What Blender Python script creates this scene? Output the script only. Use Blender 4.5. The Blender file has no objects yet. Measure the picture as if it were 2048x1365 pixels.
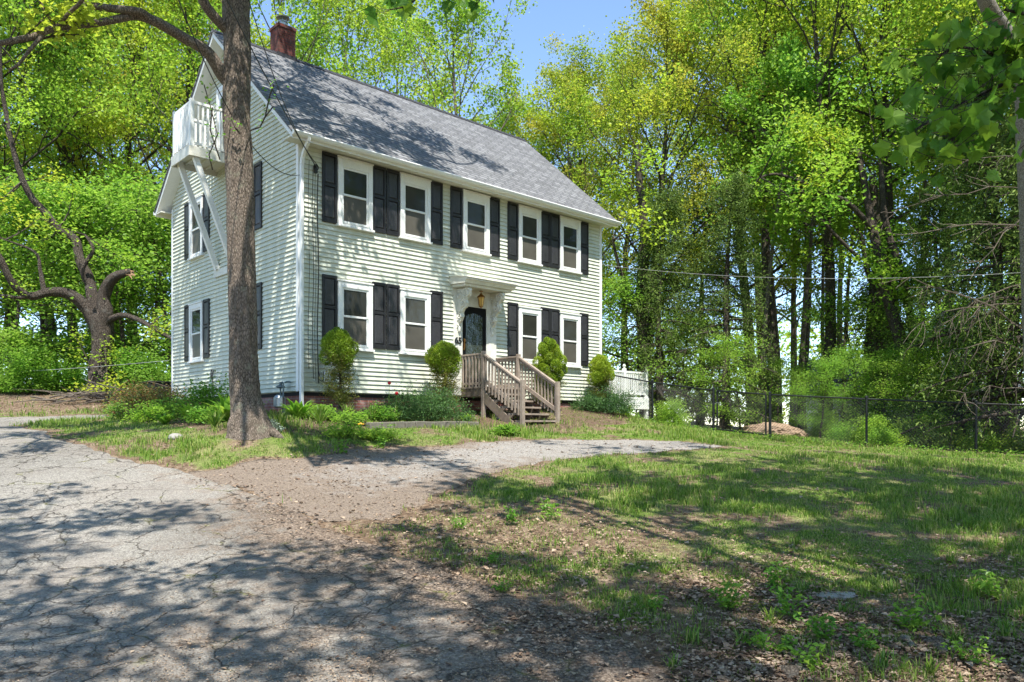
import bpy, bmesh, math, random
import numpy as np
from mathutils import Vector, Matrix
sc = bpy.context.scene
COL = sc.collection
F = 1544.0; HV = 855.0          # focal length and horizon row of the photograph (2048 px wide)

# ------------------------------------------------------------------ camera, sky, sun, exposure
cd = bpy.data.cameras.new('camera'); cam = bpy.data.objects.new('camera', cd); COL.objects.link(cam)
cam.location = (0, 0, 0); cam.rotation_euler = (math.radians(90), 0, 0)
cd.sensor_width = 36; cd.lens = 36 * F / 2048; cd.shift_y = (HV - 682.5) / 2048
cd.clip_start = 0.05; cd.clip_end = 2000
sc.camera = cam
sc.render.resolution_x = 1024; sc.render.resolution_y = 682
SUN_TO = Vector((0.20, -0.90, 0)).normalized(); SUN_EL = math.radians(63)
w = bpy.data.worlds.new('World'); sc.world = w; w.use_nodes = True
nt = w.node_tree; nt.nodes.clear()
sky = nt.nodes.new('ShaderNodeTexSky'); sky.sky_type = 'NISHITA'; sky.sun_disc = False
sky.sun_elevation = SUN_EL; sky.sun_rotation = math.atan2(SUN_TO.x, SUN_TO.y)
sky.air_density = 1.0; sky.dust_density = 0.0; sky.ozone_density = 2.6; sky.altitude = 1200
bg = nt.nodes.new('ShaderNodeBackground'); bg.inputs[1].default_value = 0.148
wo = nt.nodes.new('ShaderNodeOutputWorld')
nt.links.new(sky.outputs[0], bg.inputs[0]); nt.links.new(bg.outputs[0], wo.inputs[0])
sl = bpy.data.lights.new('sun', 'SUN'); sl.energy = 4.3; sl.angle = math.radians(0.45); sl.color = (1, 0.965, 0.90)
so = bpy.data.objects.new('sun', sl); COL.objects.link(so)
sd = Vector((SUN_TO.x * math.cos(SUN_EL), SUN_TO.y * math.cos(SUN_EL), math.sin(SUN_EL)))
so.rotation_euler = sd.to_track_quat('Z', 'Y').to_euler(); so.location = (0, 0, 30)
sc.view_settings.view_transform = 'Standard'; sc.view_settings.look = 'None'
sc.view_settings.exposure = 1.28; sc.view_settings.gamma = 1

# ------------------------------------------------------------------ helpers
def tag(o, label=None, cat=None, group=None, kind=None):
    if label: o['label'] = label
    if cat: o['category'] = cat
    if group: o['group'] = group
    if kind: o['kind'] = kind
    return o
def empty(name, loc=(0, 0, 0), rz=0.0, parent=None):
    o = bpy.data.objects.new(name, None); COL.objects.link(o)
    o.location = loc; o.rotation_euler = (0, 0, rz); o.empty_display_size = .2
    if parent: o.parent = parent
    return o
def fast_mesh(name, V, faces, mat, parent=None, smooth=False, attrs=None):
    """V (n,3) array, faces: (m,k) array or list of such arrays"""
    me = bpy.data.meshes.new(name)
    if isinstance(faces, np.ndarray): faces = [faces]
    faces = [f for f in faces if len(f)]
    V = np.asarray(V, dtype=np.float32)
    me.vertices.add(len(V)); me.vertices.foreach_set('co', V.ravel())
    nl = sum(f.size for f in faces); nf = sum(len(f) for f in faces)
    me.loops.add(nl); me.polygons.add(nf)
    me.loops.foreach_set('vertex_index', np.concatenate([f.ravel() for f in faces]).astype(np.int32))
    st = []; s = 0
    for f in faces:
        st.append(s + np.arange(len(f)) * f.shape[1]); s += f.size
    me.polygons.foreach_set('loop_start', np.concatenate(st).astype(np.int32))
    me.polygons.foreach_set('use_smooth', np.full(nf, smooth))
    me.update(calc_edges=True); me.validate()
    if attrs:
        for k, a in attrs.items():
            at = me.attributes.new(k, 'FLOAT', 'POINT'); at.data.foreach_set('value', np.asarray(a, dtype=np.float32))
    o = bpy.data.objects.new(name, me); COL.objects.link(o)
    if mat: me.materials.append(mat)
    if parent: o.parent = parent
    return o
def linkcopy(o, parent=None):
    c = o.copy(); COL.objects.link(c)
    if parent: c.parent = parent
    for ch in o.children: linkcopy(ch, c)
    return c
ID = lambda a, b, c: (a, b, c)
class MB:
    def __init__(s): s.v = []; s.f = []
    def quadbox(s, P8):
        n = len(s.v); s.v += [tuple(p) for p in P8]
        s.f += [tuple(n + i for i in q) for q in ((0,1,2,3),(7,6,5,4),(0,4,5,1),(1,5,6,2),(2,6,7,3),(3,7,4,0))]
    def box(s, a0, a1, b0, b1, c0, c1, P=ID):
        s.quadbox([P(a0,b0,c0),P(a1,b0,c0),P(a1,b1,c0),P(a0,b1,c0),P(a0,b0,c1),P(a1,b0,c1),P(a1,b1,c1),P(a0,b1,c1)])
    def beam(s, p, q, w, h, up=(0,0,1)):
        p = Vector(p); q = Vector(q); d = (q - p).normalized(); up = Vector(up)
        x = d.cross(up)
        if x.length < 1e-4: x = Vector((1,0,0))
        x.normalize(); y = x.cross(d).normalized(); x = x*w/2; y = y*h/2
        s.quadbox([p-x-y,p+x-y,p+x+y,p-x+y,q-x-y,q+x-y,q+x+y,q-x+y])
    def prism(s, prof, e0, e1, P=ID):
        """prof: list of (b,c) ; extruded along a from e0 to e1"""
        n = len(s.v); k = len(prof)
        s.v += [tuple(P(e0, b, c)) for b, c in prof] + [tuple(P(e1, b, c)) for b, c in prof]
        s.f += [tuple(n+i for i in range(k)), tuple(n+k+i for i in reversed(range(k)))]
        s.f += [(n+i, n+(i+1)%k, n+k+(i+1)%k, n+k+i) for i in range(k)]
    def tube(s, pts, rad, n=8, cap=True):
        pts = [Vector(p) for p in pts]; N = len(pts)
        if not hasattr(rad, '__len__'): rad = [rad]*N
        base = len(s.v); x = None
        for i, p in enumerate(pts):
            d = (pts[min(i+1,N-1)] - pts[max(i-1,0)])
            if d.length < 1e-7: d = Vector((0,0,1))
            d.normalize()
            if x is None: x = d.orthogonal().normalized()
            x = (x - d*x.dot(d))
            x = x.normalized() if x.length > 1e-5 else d.orthogonal().normalized()
            y = d.cross(x)
            for k in range(n):
                a = 2*math.pi*k/n
                s.v.append(tuple(p + (x*math.cos(a) + y*math.sin(a))*rad[i]))
        for i in range(N-1):
            for k in range(n):
                a = base+i*n+k; b = base+i*n+(k+1)%n
                s.f.append((a, b, b+n, a+n))
        if cap and n > 2:
            s.f.append(tuple(base+k for k in reversed(range(n)))); s.f.append(tuple(base+(N-1)*n+k for k in range(n)))
    def lathe(s, prof, c, n=16):
        """prof list of (r,z)"""
        s.tube([(c[0], c[1], c[2]+z) for r, z in prof], [max(r, .0005) for r, z in prof], n)
    def build(s, name, mat, parent=None, off=(0,0,0), smooth=False, bevel=0, keep=False):
        me = bpy.data.meshes.new(name)
        me.from_pydata([(x-off[0], y-off[1], z-off[2]) for x, y, z in s.v], [], s.f)
        if not keep:
            bm = bmesh.new(); bm.from_mesh(me); bmesh.ops.recalc_face_normals(bm, faces=bm.faces)
            if bevel:
                bmesh.ops.bevel(bm, geom=bm.edges[:], offset=bevel, segments=1, affect='EDGES', clamp_overlap=True)
            bm.to_mesh(me); bm.free()
        if smooth: me.polygons.foreach_set('use_smooth', [True]*len(me.polygons))
        me.update()
        o = bpy.data.objects.new(name, me); COL.objects.link(o)
        if mat: me.materials.append(mat)
        if parent: o.parent = parent
        return o

# ------------------------------------------------------------------ numpy noise
def _h(ix, iy, s):
    n = (ix*374761393 + iy*668265263 + s*974711) & 0xffffffff
    n = ((n ^ (n >> 13)) * 1274126177) & 0xffffffff
    return ((n ^ (n >> 16)) & 0xffff) / 65535.0
def vnoise(x, y, s=0):
    x = np.asarray(x, float); y = np.asarray(y, float)
    ix = np.floor(x).astype(np.int64); iy = np.floor(y).astype(np.int64)
    fx = x-ix; fy = y-iy; fx = fx*fx*(3-2*fx); fy = fy*fy*(3-2*fy)
    a = _h(ix,iy,s); b = _h(ix+1,iy,s); c = _h(ix,iy+1,s); d = _h(ix+1,iy+1,s)
    return (a*(1-fx)+b*fx)*(1-fy)+(c*(1-fx)+d*fx)*fy
def fbm(x, y, s=0, o=4):
    r = 0; a = .5; t = 0
    for i in range(o):
        r = r + a*vnoise(x*2**i, y*2**i, s+i*17); t += a; a *= .5
    return r/t

# ------------------------------------------------------------------ terrain height
CP = [(0,4.5,-1.5),(-4,5,-1.45),(4,5,-1.5),(0,0,-1.75),(-6,0,-1.7),(7,0,-1.8),(0,10.5,-.84),(-3,10.5,-.76),(5,10.5,-.93),(10,10.5,-1.05),
 (-6,9,-.92),(-9.5,15,-.06),(-7.2,12,-.42),(-12.5,19.2,.27),(-9.8,19.4,.30),(-12.8,24,1.0),(-16,23,.85),(-10,22,.70),(-4.45,13.2,-.03),(-4.1,11.3,-.62),
 (-6,14,-.02),(-2.2,13.2,-.36),(-4.55,16.4,.27),(-3.7,17.4,.28),(-1.5,15.2,-.12),(-1.2,17.2,.06),(2.6,23.2,.55),(.5,17.8,.0),(1.2,18.2,.02),(2.8,19.5,.05),
 (.8,15.9,-.27),(2.9,16,-.31),(4.2,15.5,-.37),(4.2,23.2,.15),(5.8,21.8,-.18),(6.9,20.6,-.33),(8.8,19.3,-.5),(12,18.2,-.68),(6,15.5,-.52),(10,15,-.72),
 (9,26,-.30),(6,28,.0),(16,26,-.6),(14,11,-1.1),(0,30,.7),(-12,32,1.6),(0,60,1.2),(-30,60,2.6),(30,60,-.6),(-30,20,1.2),(-24,0,-1.2),(28,0,-1.9),(34,24,-1.0),(-8.6,21.0,.6)]
CP = np.array(CP)
def _U(r2): return np.where(r2 > 0, r2*np.log(np.maximum(r2, 1e-12))*.5, 0)
_n = len(CP); _K = _U(((CP[:,None,:2]-CP[None,:,:2])**2).sum(-1)) + np.eye(_n)*.35
_A = np.zeros((_n+3,_n+3)); _A[:_n,:_n] = _K; _A[:_n,_n] = 1; _A[:_n,_n+1:] = CP[:,:2]; _A[_n,:_n] = 1; _A[_n+1:,:_n] = CP[:,:2].T
_W = np.linalg.solve(_A, np.r_[CP[:,2], 0, 0, 0])
def ground(x, y):
    x = np.asarray(x, float); y = np.asarray(y, float); sh = x.shape
    xc = np.clip(x.ravel(), -32, 34); yc = np.clip(y.ravel(), -6, 62)
    out = np.empty(len(xc))
    for i in range(0, len(xc), 20000):
        a = xc[i:i+20000]; b = yc[i:i+20000]
        r2 = (a[:,None]-CP[:,0])**2 + (b[:,None]-CP[:,1])**2
        out[i:i+20000] = _U(r2) @ _W[:_n] + _W[_n] + _W[_n+1]*a + _W[_n+2]*b
    out += (fbm(xc*.9, yc*.9, 5, 3)-.5)*.05
    return out.reshape(sh)
def g1(x, y): return float(ground(np.array([x]), np.array([y]))[0])
def px(u, v, Y): return Vector(((u-1024)/F*Y, Y, (HV-v)/F*Y))
_Ys = np.linspace(3.0, 45, 1500)
def hit(u, v):
    """point of the ground seen at pixel (u, v)"""
    X = (u-1024)/F*_Ys; Z = (HV-v)/F*_Ys; G = ground(X, _Ys)
    i = np.argmax(G >= Z)
    if G[i] < Z[i]: i = len(_Ys)-1
    return (float(X[i]), float(_Ys[i]))
def poly_sd(poly, x, y):
    """signed distance, negative inside"""
    P = np.array(poly); Q = np.roll(P, -1, 0); sh = x.shape; x = x.ravel(); y = y.ravel()
    d = np.full(len(x), 1e9); ins = np.zeros(len(x), bool)
    for (ax, ay), (bx, by) in zip(P, Q):
        ex, ey = bx-ax, by-ay; L = ex*ex+ey*ey+1e-12
        t = np.clip(((x-ax)*ex+(y-ay)*ey)/L, 0, 1)
        d = np.minimum(d, (x-ax-t*ex)**2+(y-ay-t*ey)**2)
        c = (ay > y) != (by > y)
        ins ^= c & (x < (bx-ax)*(y-ay)/np.where(by == ay, 1e-9, by-ay)+ax)
    d = np.sqrt(d)
    return np.where(ins, -d, d).reshape(sh)
DRIVE = [(-9,-3),(-9,3),(-10.5,8)] + [hit(u, v) for u, v in ((-260,900),(-120,856),(0,836),(120,833),(248,827),(246,834),(120,842),(20,852),(110,878),(190,905),(290,930),(380,950),(470,975),(560,1010),(640,1050),(730,1085),(860,1130),(1000,1180),(1120,1230),(1230,1290),(1330,1365))] + [(1.3,3),(1.6,-3)]
SPUR = [hit(u, v) for u, v in ((370,946),(480,930),(600,920),(700,905),(820,896),(900,890),(1000,884),(1100,880),(1250,881),(1350,885),(1440,893),(1390,901),(1280,907),(1180,914),(1080,925),(1010,942),(930,965),(850,1000),(760,1040),(660,1050),(560,1010),(470,975))]
BED = [hit(u, v) for u, v in ((250,830),(330,850),(420,868),(560,868),(720,862),(800,855),(940,853),(1040,858),(1140,858),(1250,850),(1300,842))] + [(4.0,24.5),(2,24),(-4.5,16.6),(-9.6,22),(-10.4,22)]
HOUSE_C = Vector((-4.552, 16.5, 0)); HA = math.atan2(.682, .7314)
def hw(a, b, z=0):   # house frame -> world
    return Vector((HOUSE_C.x + a*math.cos(HA) - b*math.sin(HA), HOUSE_C.y + a*math.sin(HA) + b*math.cos(HA), z))
HP = [tuple(hw(a, b)[:2]) for a, b in ((0,0),(9.84,0),(9.84,7.43),(0,7.43))]
def masks(x, y):
    n = fbm(x*.7, y*.7, 1); n2 = fbm(x*2.3, y*2.3, 9); n3 = fbm(x*.35, y*.35, 33)
    dd = poly_sd(DRIVE, x, y) + (n2-.5)*.35; ds = poly_sd(SPUR, x, y) + (n2-.5)*.5; db = poly_sd(BED, x, y)+(n2-.5)*.3; dh = poly_sd(HP, x, y)
    g = np.ones_like(x)
    # thin out grass toward the shaded leafy foreground
    k = np.clip((y-4.4 - (n-.5)*6)/3.4, 0, 1)
    g *= np.clip(.12+.95*k, 0, 1)
    g *= np.clip((n2-.25)*2.6, .12, 1)
    g *= np.clip(dd/.35, 0, 1)*np.clip(ds/.5+.15, 0, 1)
    # brown transition between drive, spur and lawn
    tr = np.exp(-((np.hypot((x+.6)/2.6, (y-8.2)/1.7))**2)); g *= 1-.75*np.clip(tr*1.3, 0, 1)
    g = np.where(db < 0, g*.15+.30*(fbm(x*1.4, y*1.4, 71, 3) > .5), g)
    g = np.where(dh < .1, 0, g)
    wood = np.clip((y-21.5+.55*np.clip(x-4, 0, 30)-0*(n-.5)*2)/1.0, 0, 1)*np.clip((x-2.5)/1, 0, 1)
    lawn2 = np.clip(1-np.hypot((x-7.6)/6.0, (y-24.0)/3.6), 0, 1)
    g = g*(1-wood) + wood*np.clip(lawn2*3, 0, 1)*.9
    lw = np.clip((y-19.2)/1.5, 0, 1)*np.clip((-x-6)/2, 0, 1); g *= 1-lw*.92
    return np.clip(g, 0, 1), dd, ds, db, dh

# ------------------------------------------------------------------ materials
def M(name):
    m = bpy.data.materials.new(name); m.use_nodes = True; t = m.node_tree; t.nodes.clear()
    o = t.nodes.new('ShaderNodeOutputMaterial'); return m, t, o
class N:
    """tiny node helper"""
    def __init__(s, t): s.t = t
    def n(s, ty, ins=None, **kw):
        x = s.t.nodes.new(ty)
        for k, v in kw.items(): setattr(x, k, v)
        for k, v in (ins or {}).items():
            if isinstance(v, bpy.types.NodeSocket): s.t.links.new(v, x.inputs[k])
            else: x.inputs[k].default_value = v
        return x
    def mix(s, f, a, b, bt='MIX'):
        x = s.t.nodes.new('ShaderNodeMix'); x.data_type = 'RGBA'; x.blend_type = bt
        for k, v in ((0, f), (6, a), (7, b)):
            if isinstance(v, bpy.types.NodeSocket): s.t.links.new(v, x.inputs[k])
            else: x.inputs[k].default_value = v if k == 0 else (tuple(v)+(1,))[:4]
        return x.outputs[2]
    def ramp(s, f, stops, interp='LINEAR'):
        x = s.t.nodes.new('ShaderNodeValToRGB'); r = x.color_ramp; r.interpolation = interp
        while len(r.elements) < len(stops): r.elements.new(.5)
        for e, (p, c) in zip(r.elements, stops):
            e.position = p; e.color = (c if hasattr(c, '__len__') else (c, c, c)) + (1,) if not hasattr(c, '__len__') or len(c) == 3 else c
        s.t.links.new(f, x.inputs[0]); return x.outputs[0]
    def math(s, op, a, b=0.0, c=None, clamp=False):
        x = s.t.nodes.new('ShaderNodeMath'); x.operation = op; x.use_clamp = clamp
        for k, v in ((0, a), (1, b)) + (((2, c),) if c is not None else ()):
            if isinstance(v, bpy.types.NodeSocket): s.t.links.new(v, x.inputs[k])
            else: x.inputs[k].default_value = v
        return x.outputs[0]
    def noise(s, vec, sc, det=4, rough=.55, dist=0):
        return s.n('ShaderNodeTexNoise', {'Vector': vec, 'Scale': sc, 'Detail': det, 'Roughness': rough, 'Distortion': dist}).outputs[0]
    def obj(s): return s.n('ShaderNodeTexCoord').outputs['Object']
    def mapping(s, v, sc=(1,1,1), loc=(0,0,0), rot=(0,0,0)):
        return s.n('ShaderNodeMapping', {'Vector': v, 'Scale': sc, 'Location': loc, 'Rotation': rot}).outputs[0]
    def bump(s, h, st=.3, d=.01): return s.n('ShaderNodeBump', {'Height': h, 'Strength': st, 'Distance': d}).outputs[0]
    def attr(s, nm): return s.n('ShaderNodeAttribute', attribute_name=nm).outputs['Fac']
    def bsdf(s, o, col, rough=.6, metal=0, bump=None, spec=.5, **kw):
        b = s.n('ShaderNodeBsdfPrincipled')
        for k, v in (('Base Color', col), ('Roughness', rough), ('Metallic', metal), ('Specular IOR Level', spec)) + tuple(kw.items()):
            if isinstance(v, bpy.types.NodeSocket): s.t.links.new(v, b.inputs[k])
            else: b.inputs[k].default_value = (tuple(v)+(1,))[:4] if k == 'Base Color' else v
        if bump is not None: s.t.links.new(bump, b.inputs['Normal'])
        if o: s.t.links.new(b.outputs[0], o.inputs[0])
        return b
def painted(name, col, rough=.5, var=.12, scale=3, bstr=.05, metal=0, spec=.4, dirt_or_sheen=None):
    m, t, o = M(name); q = N(t); v = q.obj()
    n = q.noise(v, scale, 5, .6); n2 = q.noise(v, scale*14, 3, .6)
    f = q.math('MULTIPLY', n, n2); f = q.math('MULTIPLY', f, 2.4, clamp=True)
    d = dirt_or_sheen or tuple(c*(1-var*2.2) for c in col)
    c = q.mix(f, d, col) if var else col
    q.bsdf(o, c, rough, metal, q.bump(n2, bstr, .01), spec); return m
def leafmat(name, cols, trans=.35, tscale=.35, yellow=None, rough=.45, objvar=.12):
    m, t, o = M(name); q = N(t); v = q.obj()
    isl = q.n('ShaderNodeNewGeometry').outputs['Random Per Island']
    st = [(i/(len(cols)-1) if len(cols) > 1 else 0, c) for i, c in enumerate(cols)]
    c = q.ramp(isl, st)
    if yellow:
        n = q.noise(v, tscale, 3, .6); f = q.ramp(n, [(.44, 0.0), (.62, .85)])
        c = q.mix(f, c, yellow)
    oi = q.n('ShaderNodeObjectInfo').outputs['Random']
    hs = q.n('ShaderNodeHueSaturation', {'Color': c, 'Hue': q.math('MULTIPLY_ADD', oi, -.022, .512), 'Value': q.math('MULTIPLY_ADD', oi, objvar*2, 1-objvar), 'Saturation': 1.0, 'Fac': 1.0}).outputs[0]
    b = q.bsdf(None, hs, rough, 0, None, .25)
    tr = q.n('ShaderNodeBsdfTranslucent', {'Color': q.mix(.6, hs, (1, .95, .25), 'MULTIPLY')})
    hs2 = q.n('ShaderNodeHueSaturation', {'Color': hs, 'Value': 1.7, 'Fac': 1.0}).outputs[0]
    t.links.new(hs2, tr.inputs[0])
    mx = q.n('ShaderNodeMixShader', {0: trans}); t.links.new(b.outputs[0], mx.inputs[1]); t.links.new(tr.outputs[0], mx.inputs[2])
    t.links.new(mx.outputs[0], o.inputs[0]); return m
def bark(name, c0, c1, lichen=None, sc=1.0, ridge=.5):
    m, t, o = M(name); q = N(t); v = q.obj()
    mp = q.mapping(v, (sc*1, sc*1, sc*.22))
    mp2 = q.mapping(v, (sc, sc, sc*.5))
    vo = q.n('ShaderNodeTexVoronoi', {'Vector': q.mapping(v, (sc, sc, sc*.3)), 'Scale': 44.0}, feature='DISTANCE_TO_EDGE').outputs[0]
    h = q.math('ADD', q.math('MULTIPLY', q.ramp(vo, [(0, 0.0), (.3, 1.0)]), .35), q.math('MULTIPLY', q.noise(mp2, 38, 8, .9), 1.15))
    c = q.mix(q.ramp(h, [(.58, 0.0), (.92, 1.0)]), c0, c1)
    big = q.noise(v, 1.6, 4, .6)
    c = q.mix(q.ramp(big, [(.35, 0.0), (.75, .55)]), c, tuple(x*.62 for x in c1))
    if lichen: c = q.mix(q.ramp(q.noise(v, 4.5, 6, .7), [(.55, 0.0), (.68, .6)]), c, lichen)
    q.bsdf(o, c, .9, 0, q.bump(h, ridge*1.6, .05), .15); return m

mats = {}
# siding with very faint vertical streaks of dirt
m, t, o = M('siding'); q = N(t); v = q.obj()
n = q.noise(q.mapping(v, (1.4, 1.4, .25)), 3.0, 5, .6); n2 = q.noise(v, 60, 2)
c = q.mix(q.ramp(n, [(.35, 0.0), (.7, .9)]), (.59, .60, .50), (.48, .50, .405))
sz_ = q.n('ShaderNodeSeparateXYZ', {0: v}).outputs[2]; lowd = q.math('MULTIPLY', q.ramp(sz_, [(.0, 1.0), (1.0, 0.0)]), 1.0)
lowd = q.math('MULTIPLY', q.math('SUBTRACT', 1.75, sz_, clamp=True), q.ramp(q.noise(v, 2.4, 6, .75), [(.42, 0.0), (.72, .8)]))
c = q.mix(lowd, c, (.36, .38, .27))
q.bsdf(o, c, .55, 0, q.bump(n2, .04, .01), .3); mats['siding'] = m
mats['white'] = painted('white_trim', (.80, .80, .76), .45, .10, 2.5)
mats['oldwhite'] = painted('weathered_white_paint', (.74, .73, .66), .6, .16, 4, .15, dirt_or_sheen=(.45, .43, .34))
mats['shutter'] = painted('black_shutter', (.011, .011, .012), .45, .25, 3, .1, dirt_or_sheen=(.024, .023, .024))
mats['shutter_panel_sheen'] = painted('shutter_panel_sheen', (.018, .018, .020), .38, .3, 2.0, .25, dirt_or_sheen=(.055, .053, .055))  # lighter second tone paints in the highlights on the black panels
mats['blackmetal'] = painted('black_metal', (.012, .013, .013), .4, .1, 5)
mats['cable'] = painted('cable', (.02, .02, .02), .5, 0)
mats['wire_white'] = painted('pale_wire', (.35, .35, .33), .5, 0)
mats['brass'] = painted('aged_brass', (.35, .17, .05), .35, .2, 12, metal=.9)
mats['lampglass'] = painted('amber_glass', (.75, .45, .12), .12, .1, 6, spec=.8)
mats['metal'] = painted('galvanised_metal', (.42, .44, .45), .35, .15, 8, metal=.85)
mats['meter'] = painted('grey_meter_paint', (.12, .16, .17), .45, .15, 8)
mats['concrete'] = painted('concrete_block', (.22, .195, .16), .9, .4, 7, .9, dirt_or_sheen=(.07, .065, .045))
mats['stone'] = painted('stone', (.32, .30, .27), .9, .3, 4, .6, dirt_or_sheen=(.14, .13, .10))
mats['dark'] = painted('dark_void', (.02, .018, .016), .9, 0)
# roof shingles
m, t, o = M('roof_shingles'); q = N(t); v = q.obj()
sp = q.n('ShaderNodeSeparateXYZ', {0: v}); cv = q.n('ShaderNodeCombineXYZ', {0: sp.outputs[0], 1: q.math('MULTIPLY', sp.outputs[2], 1.52), 2: 0.0}).outputs[0]
br = q.n('ShaderNodeTexBrick', {'Vector': cv, 'Color1': (.09, .09, .091, 1), 'Color2': (.24, .24, .242, 1), 'Mortar': (.02, .02, .024, 1), 'Scale': 1.0, 'Mortar Size': .022, 'Mortar Smooth': .2, 'Bias': 0.0, 'Brick Width': .30, 'Row Height': .143}, offset=.37, offset_frequency=2)
br2 = q.n('ShaderNodeTexBrick', {'Vector': q.mapping(cv, loc=(.07, 0, 0)), 'Color1': (.7, .7, .7, 1), 'Color2': (1.15, 1.15, 1.15, 1), 'Mortar': (.9, .9, .9, 1), 'Scale': 1.0, 'Mortar Size': .0, 'Bias': 0.0, 'Brick Width': .19, 'Row Height': .143}, offset=.61, offset_frequency=3)
c = q.mix(1.0, br.outputs[0], br2.outputs[0], 'MULTIPLY')
sp2 = q.noise(v, 160, 2); c = q.mix(.35, c, q.ramp(sp2, [(.3, (.07, .07, .072)), (.7, (.31, .31, .312))]))
c = q.mix(q.ramp(q.noise(v, .8, 4), [(.3, 0.0), (.8, .35)]), c, (.15, .15, .152))
q.bsdf(o, c, .9, 0, q.bump(q.math('SUBTRACT', sp2, q.math('MULTIPLY', br.outputs[1], 3.0)), .5, .01), .2); mats['shingle'] = m
mats['ridge'] = painted('dark_ridge', (.035, .035, .04), .85, .2, 9, .4)
# brick
def brickmat(name, c1, c2, mort, wash=0.0):
    m, t, o = M(name); q = N(t); v = q.obj(); sp = q.n('ShaderNodeSeparateXYZ', {0: v})
    cv = q.n('ShaderNodeCombineXYZ', {0: q.math('ADD', sp.outputs[0], sp.outputs[1]), 1: sp.outputs[2], 2: 0.0}).outputs[0]
    br = q.n('ShaderNodeTexBrick', {'Vector': cv, 'Color1': c1+(1,), 'Color2': c2+(1,), 'Mortar': mort+(1,), 'Scale': 1.0, 'Mortar Size': .006, 'Mortar Smooth': .2, 'Bias': -.2, 'Brick Width': .21, 'Row Height': .07})
    c = q.mix(q.ramp(q.noise(v, 5, 5, .7), [(.45, 0.0), (.7, .6)]), br.outputs[0], (.09, .06, .05))
    c = q.mix(q.ramp(q.noise(v, 2.2, 6, .7), [(.5, 0.0), (.68, wash)]), c, (.5, .42, .38))
    q.bsdf(o, c, .9, 0, q.bump(q.math('SUBTRACT', q.noise(v, 90, 3), q.math('MULTIPLY', br.outputs[1], 2.0)), .5, .01), .2); return m
mats['brick'] = brickmat('foundation_brick', (.28, .105, .075), (.20, .075, .06), (.30, .25, .22), .45)
mats['chimney'] = brickmat('chimney_brick', (.17, .048, .036), (.085, .028, .022), (.07, .05, .045), .1)
# weathered wood
def woodmat(name, a, b, green=.25):
    m, t, o = M(name); q = N(t); v = q.obj()
    n = q.noise(q.mapping(v, (9, 9, 1.2)), 9, 5, .6, .5); n2 = q.noise(v, 3, 5, .7)
    c = q.mix(q.ramp(n, [(.3, 0.0), (.7, 1.0)]), a, b); c = q.mix(q.ramp(n2, [(.42, 0.0), (.75, .8)]), c, tuple(x*.45 for x in b))
    c = q.mix(q.ramp(q.noise(v, 1.7, 5, .7), [(.56, 0.0), (.75, green)]), c, (.14, .15, .07))
    q.bsdf(o, c, .85, 0, q.bump(n, .35, .01), .2); return m
mats['wood'] = woodmat('weathered_wood', (.38, .31, .25), (.24, .19, .15))
mats['wood_old'] = woodmat('mossy_wood', (.25, .20, .15), (.13, .10, .08), .6)
# glass
m, t, o = M('window_glass'); q = N(t); v = q.obj()
n = q.noise(v, 1.3, 3); oi_ = q.n('ShaderNodeObjectInfo').outputs['Random']; cg = q.n('ShaderNodeHueSaturation', {'Color': q.mix(n, (.012, .012, .009), (.05, .05, .04)), 'Value': q.math('MULTIPLY_ADD', oi_, 1.6, .4), 'Fac': 1.0}).outputs[0]
q.bsdf(o, cg, .05, 0, q.bump(q.noise(v, 2.2, 3), .12, .03), .32); mats['glass'] = m
m, t, o = M('screened_glass'); q = N(t); v = q.obj()
q.bsdf(o, q.mix(q.noise(v, 2.2, 4), (.05, .045, .036), (.12, .11, .09)), .35, 0, q.bump(q.noise(v, 300, 1), .1, .002), .25); mats['screen'] = m
m, t, o = M('door_glass'); q = N(t); v = q.obj(); q.bsdf(o, (.03, .035, .02), .03, 0, q.bump(q.noise(v, 5.0, 3), .25, .03), 1.0); mats['doorglass'] = m
mats['doorblack'] = painted('door_black', (.006, .006, .006), .6, 0, spec=.15)
mats['barks'] = bark('grey_brown_bark', (.055, .043, .033), (.34, .27, .21), (.31, .31, .22))
mats['bark_dark'] = bark('dark_bark', (.022, .017, .014), (.16, .13, .10), (.18, .19, .12))
mats['bark_old'] = bark('old_ridged_bark', (.03, .022, .018), (.27, .22, .175), (.27, .26, .22), .8, 1.0)
mats['bark_pale'] = bark('pale_bark', (.16, .14, .11), (.42, .38, .32), (.50, .48, .42))
mats['rawwood'] = painted('torn_wood', (.48, .30, .16), .85, .3, 8, .4)
mats['deadwood'] = bark('dead_wood', (.10, .08, .06), (.27, .22, .17), (.26, .25, .21))
mats['leaf_a'] = leafmat('spring_maple_leaf', [(.11, .21, .020), (.20, .34, .030), (.30, .42, .040)], .5, .30, (.36, .40, .035))
mats['leaf_b'] = leafmat('fresh_green_leaf', [(.08, .18, .022), (.15, .30, .032), (.23, .38, .042)], .5, .3, (.27, .38, .04))
mats['leaf_y'] = leafmat('yellow_green_leaf', [(.18, .26, .022), (.28, .36, .032), (.36, .38, .04)], .5, .4, (.40, .34, .045))
mats['leaf_d'] = leafmat('hemlock_needles', [(.045, .09, .018), (.095, .16, .028), (.16, .23, .045)], .2, .5, None, .65)
mats['leaf_u'] = leafmat('understorey_leaf', [(.08, .18, .02), (.16, .30, .03), (.26, .40, .045)], .5, .6, (.22, .33, .05))
mats['leaf_big'] = leafmat('near_maple_leaf', [(.04, .12, .012), (.065, .165, .016), (.10, .21, .02), (.16, .28, .022)], .5, 1.0, None, .4)
mats['needle_top'] = leafmat('bright_spruce', [(.08, .15, .012), (.16, .26, .018), (.26, .35, .028)], .3, 1.5, (.27, .35, .025))
mats['needle_brown'] = leafmat('thin_browned_spruce', [(.15, .10, .03), (.16, .17, .03), (.20, .24, .03)], .2, 2, None)
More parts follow.
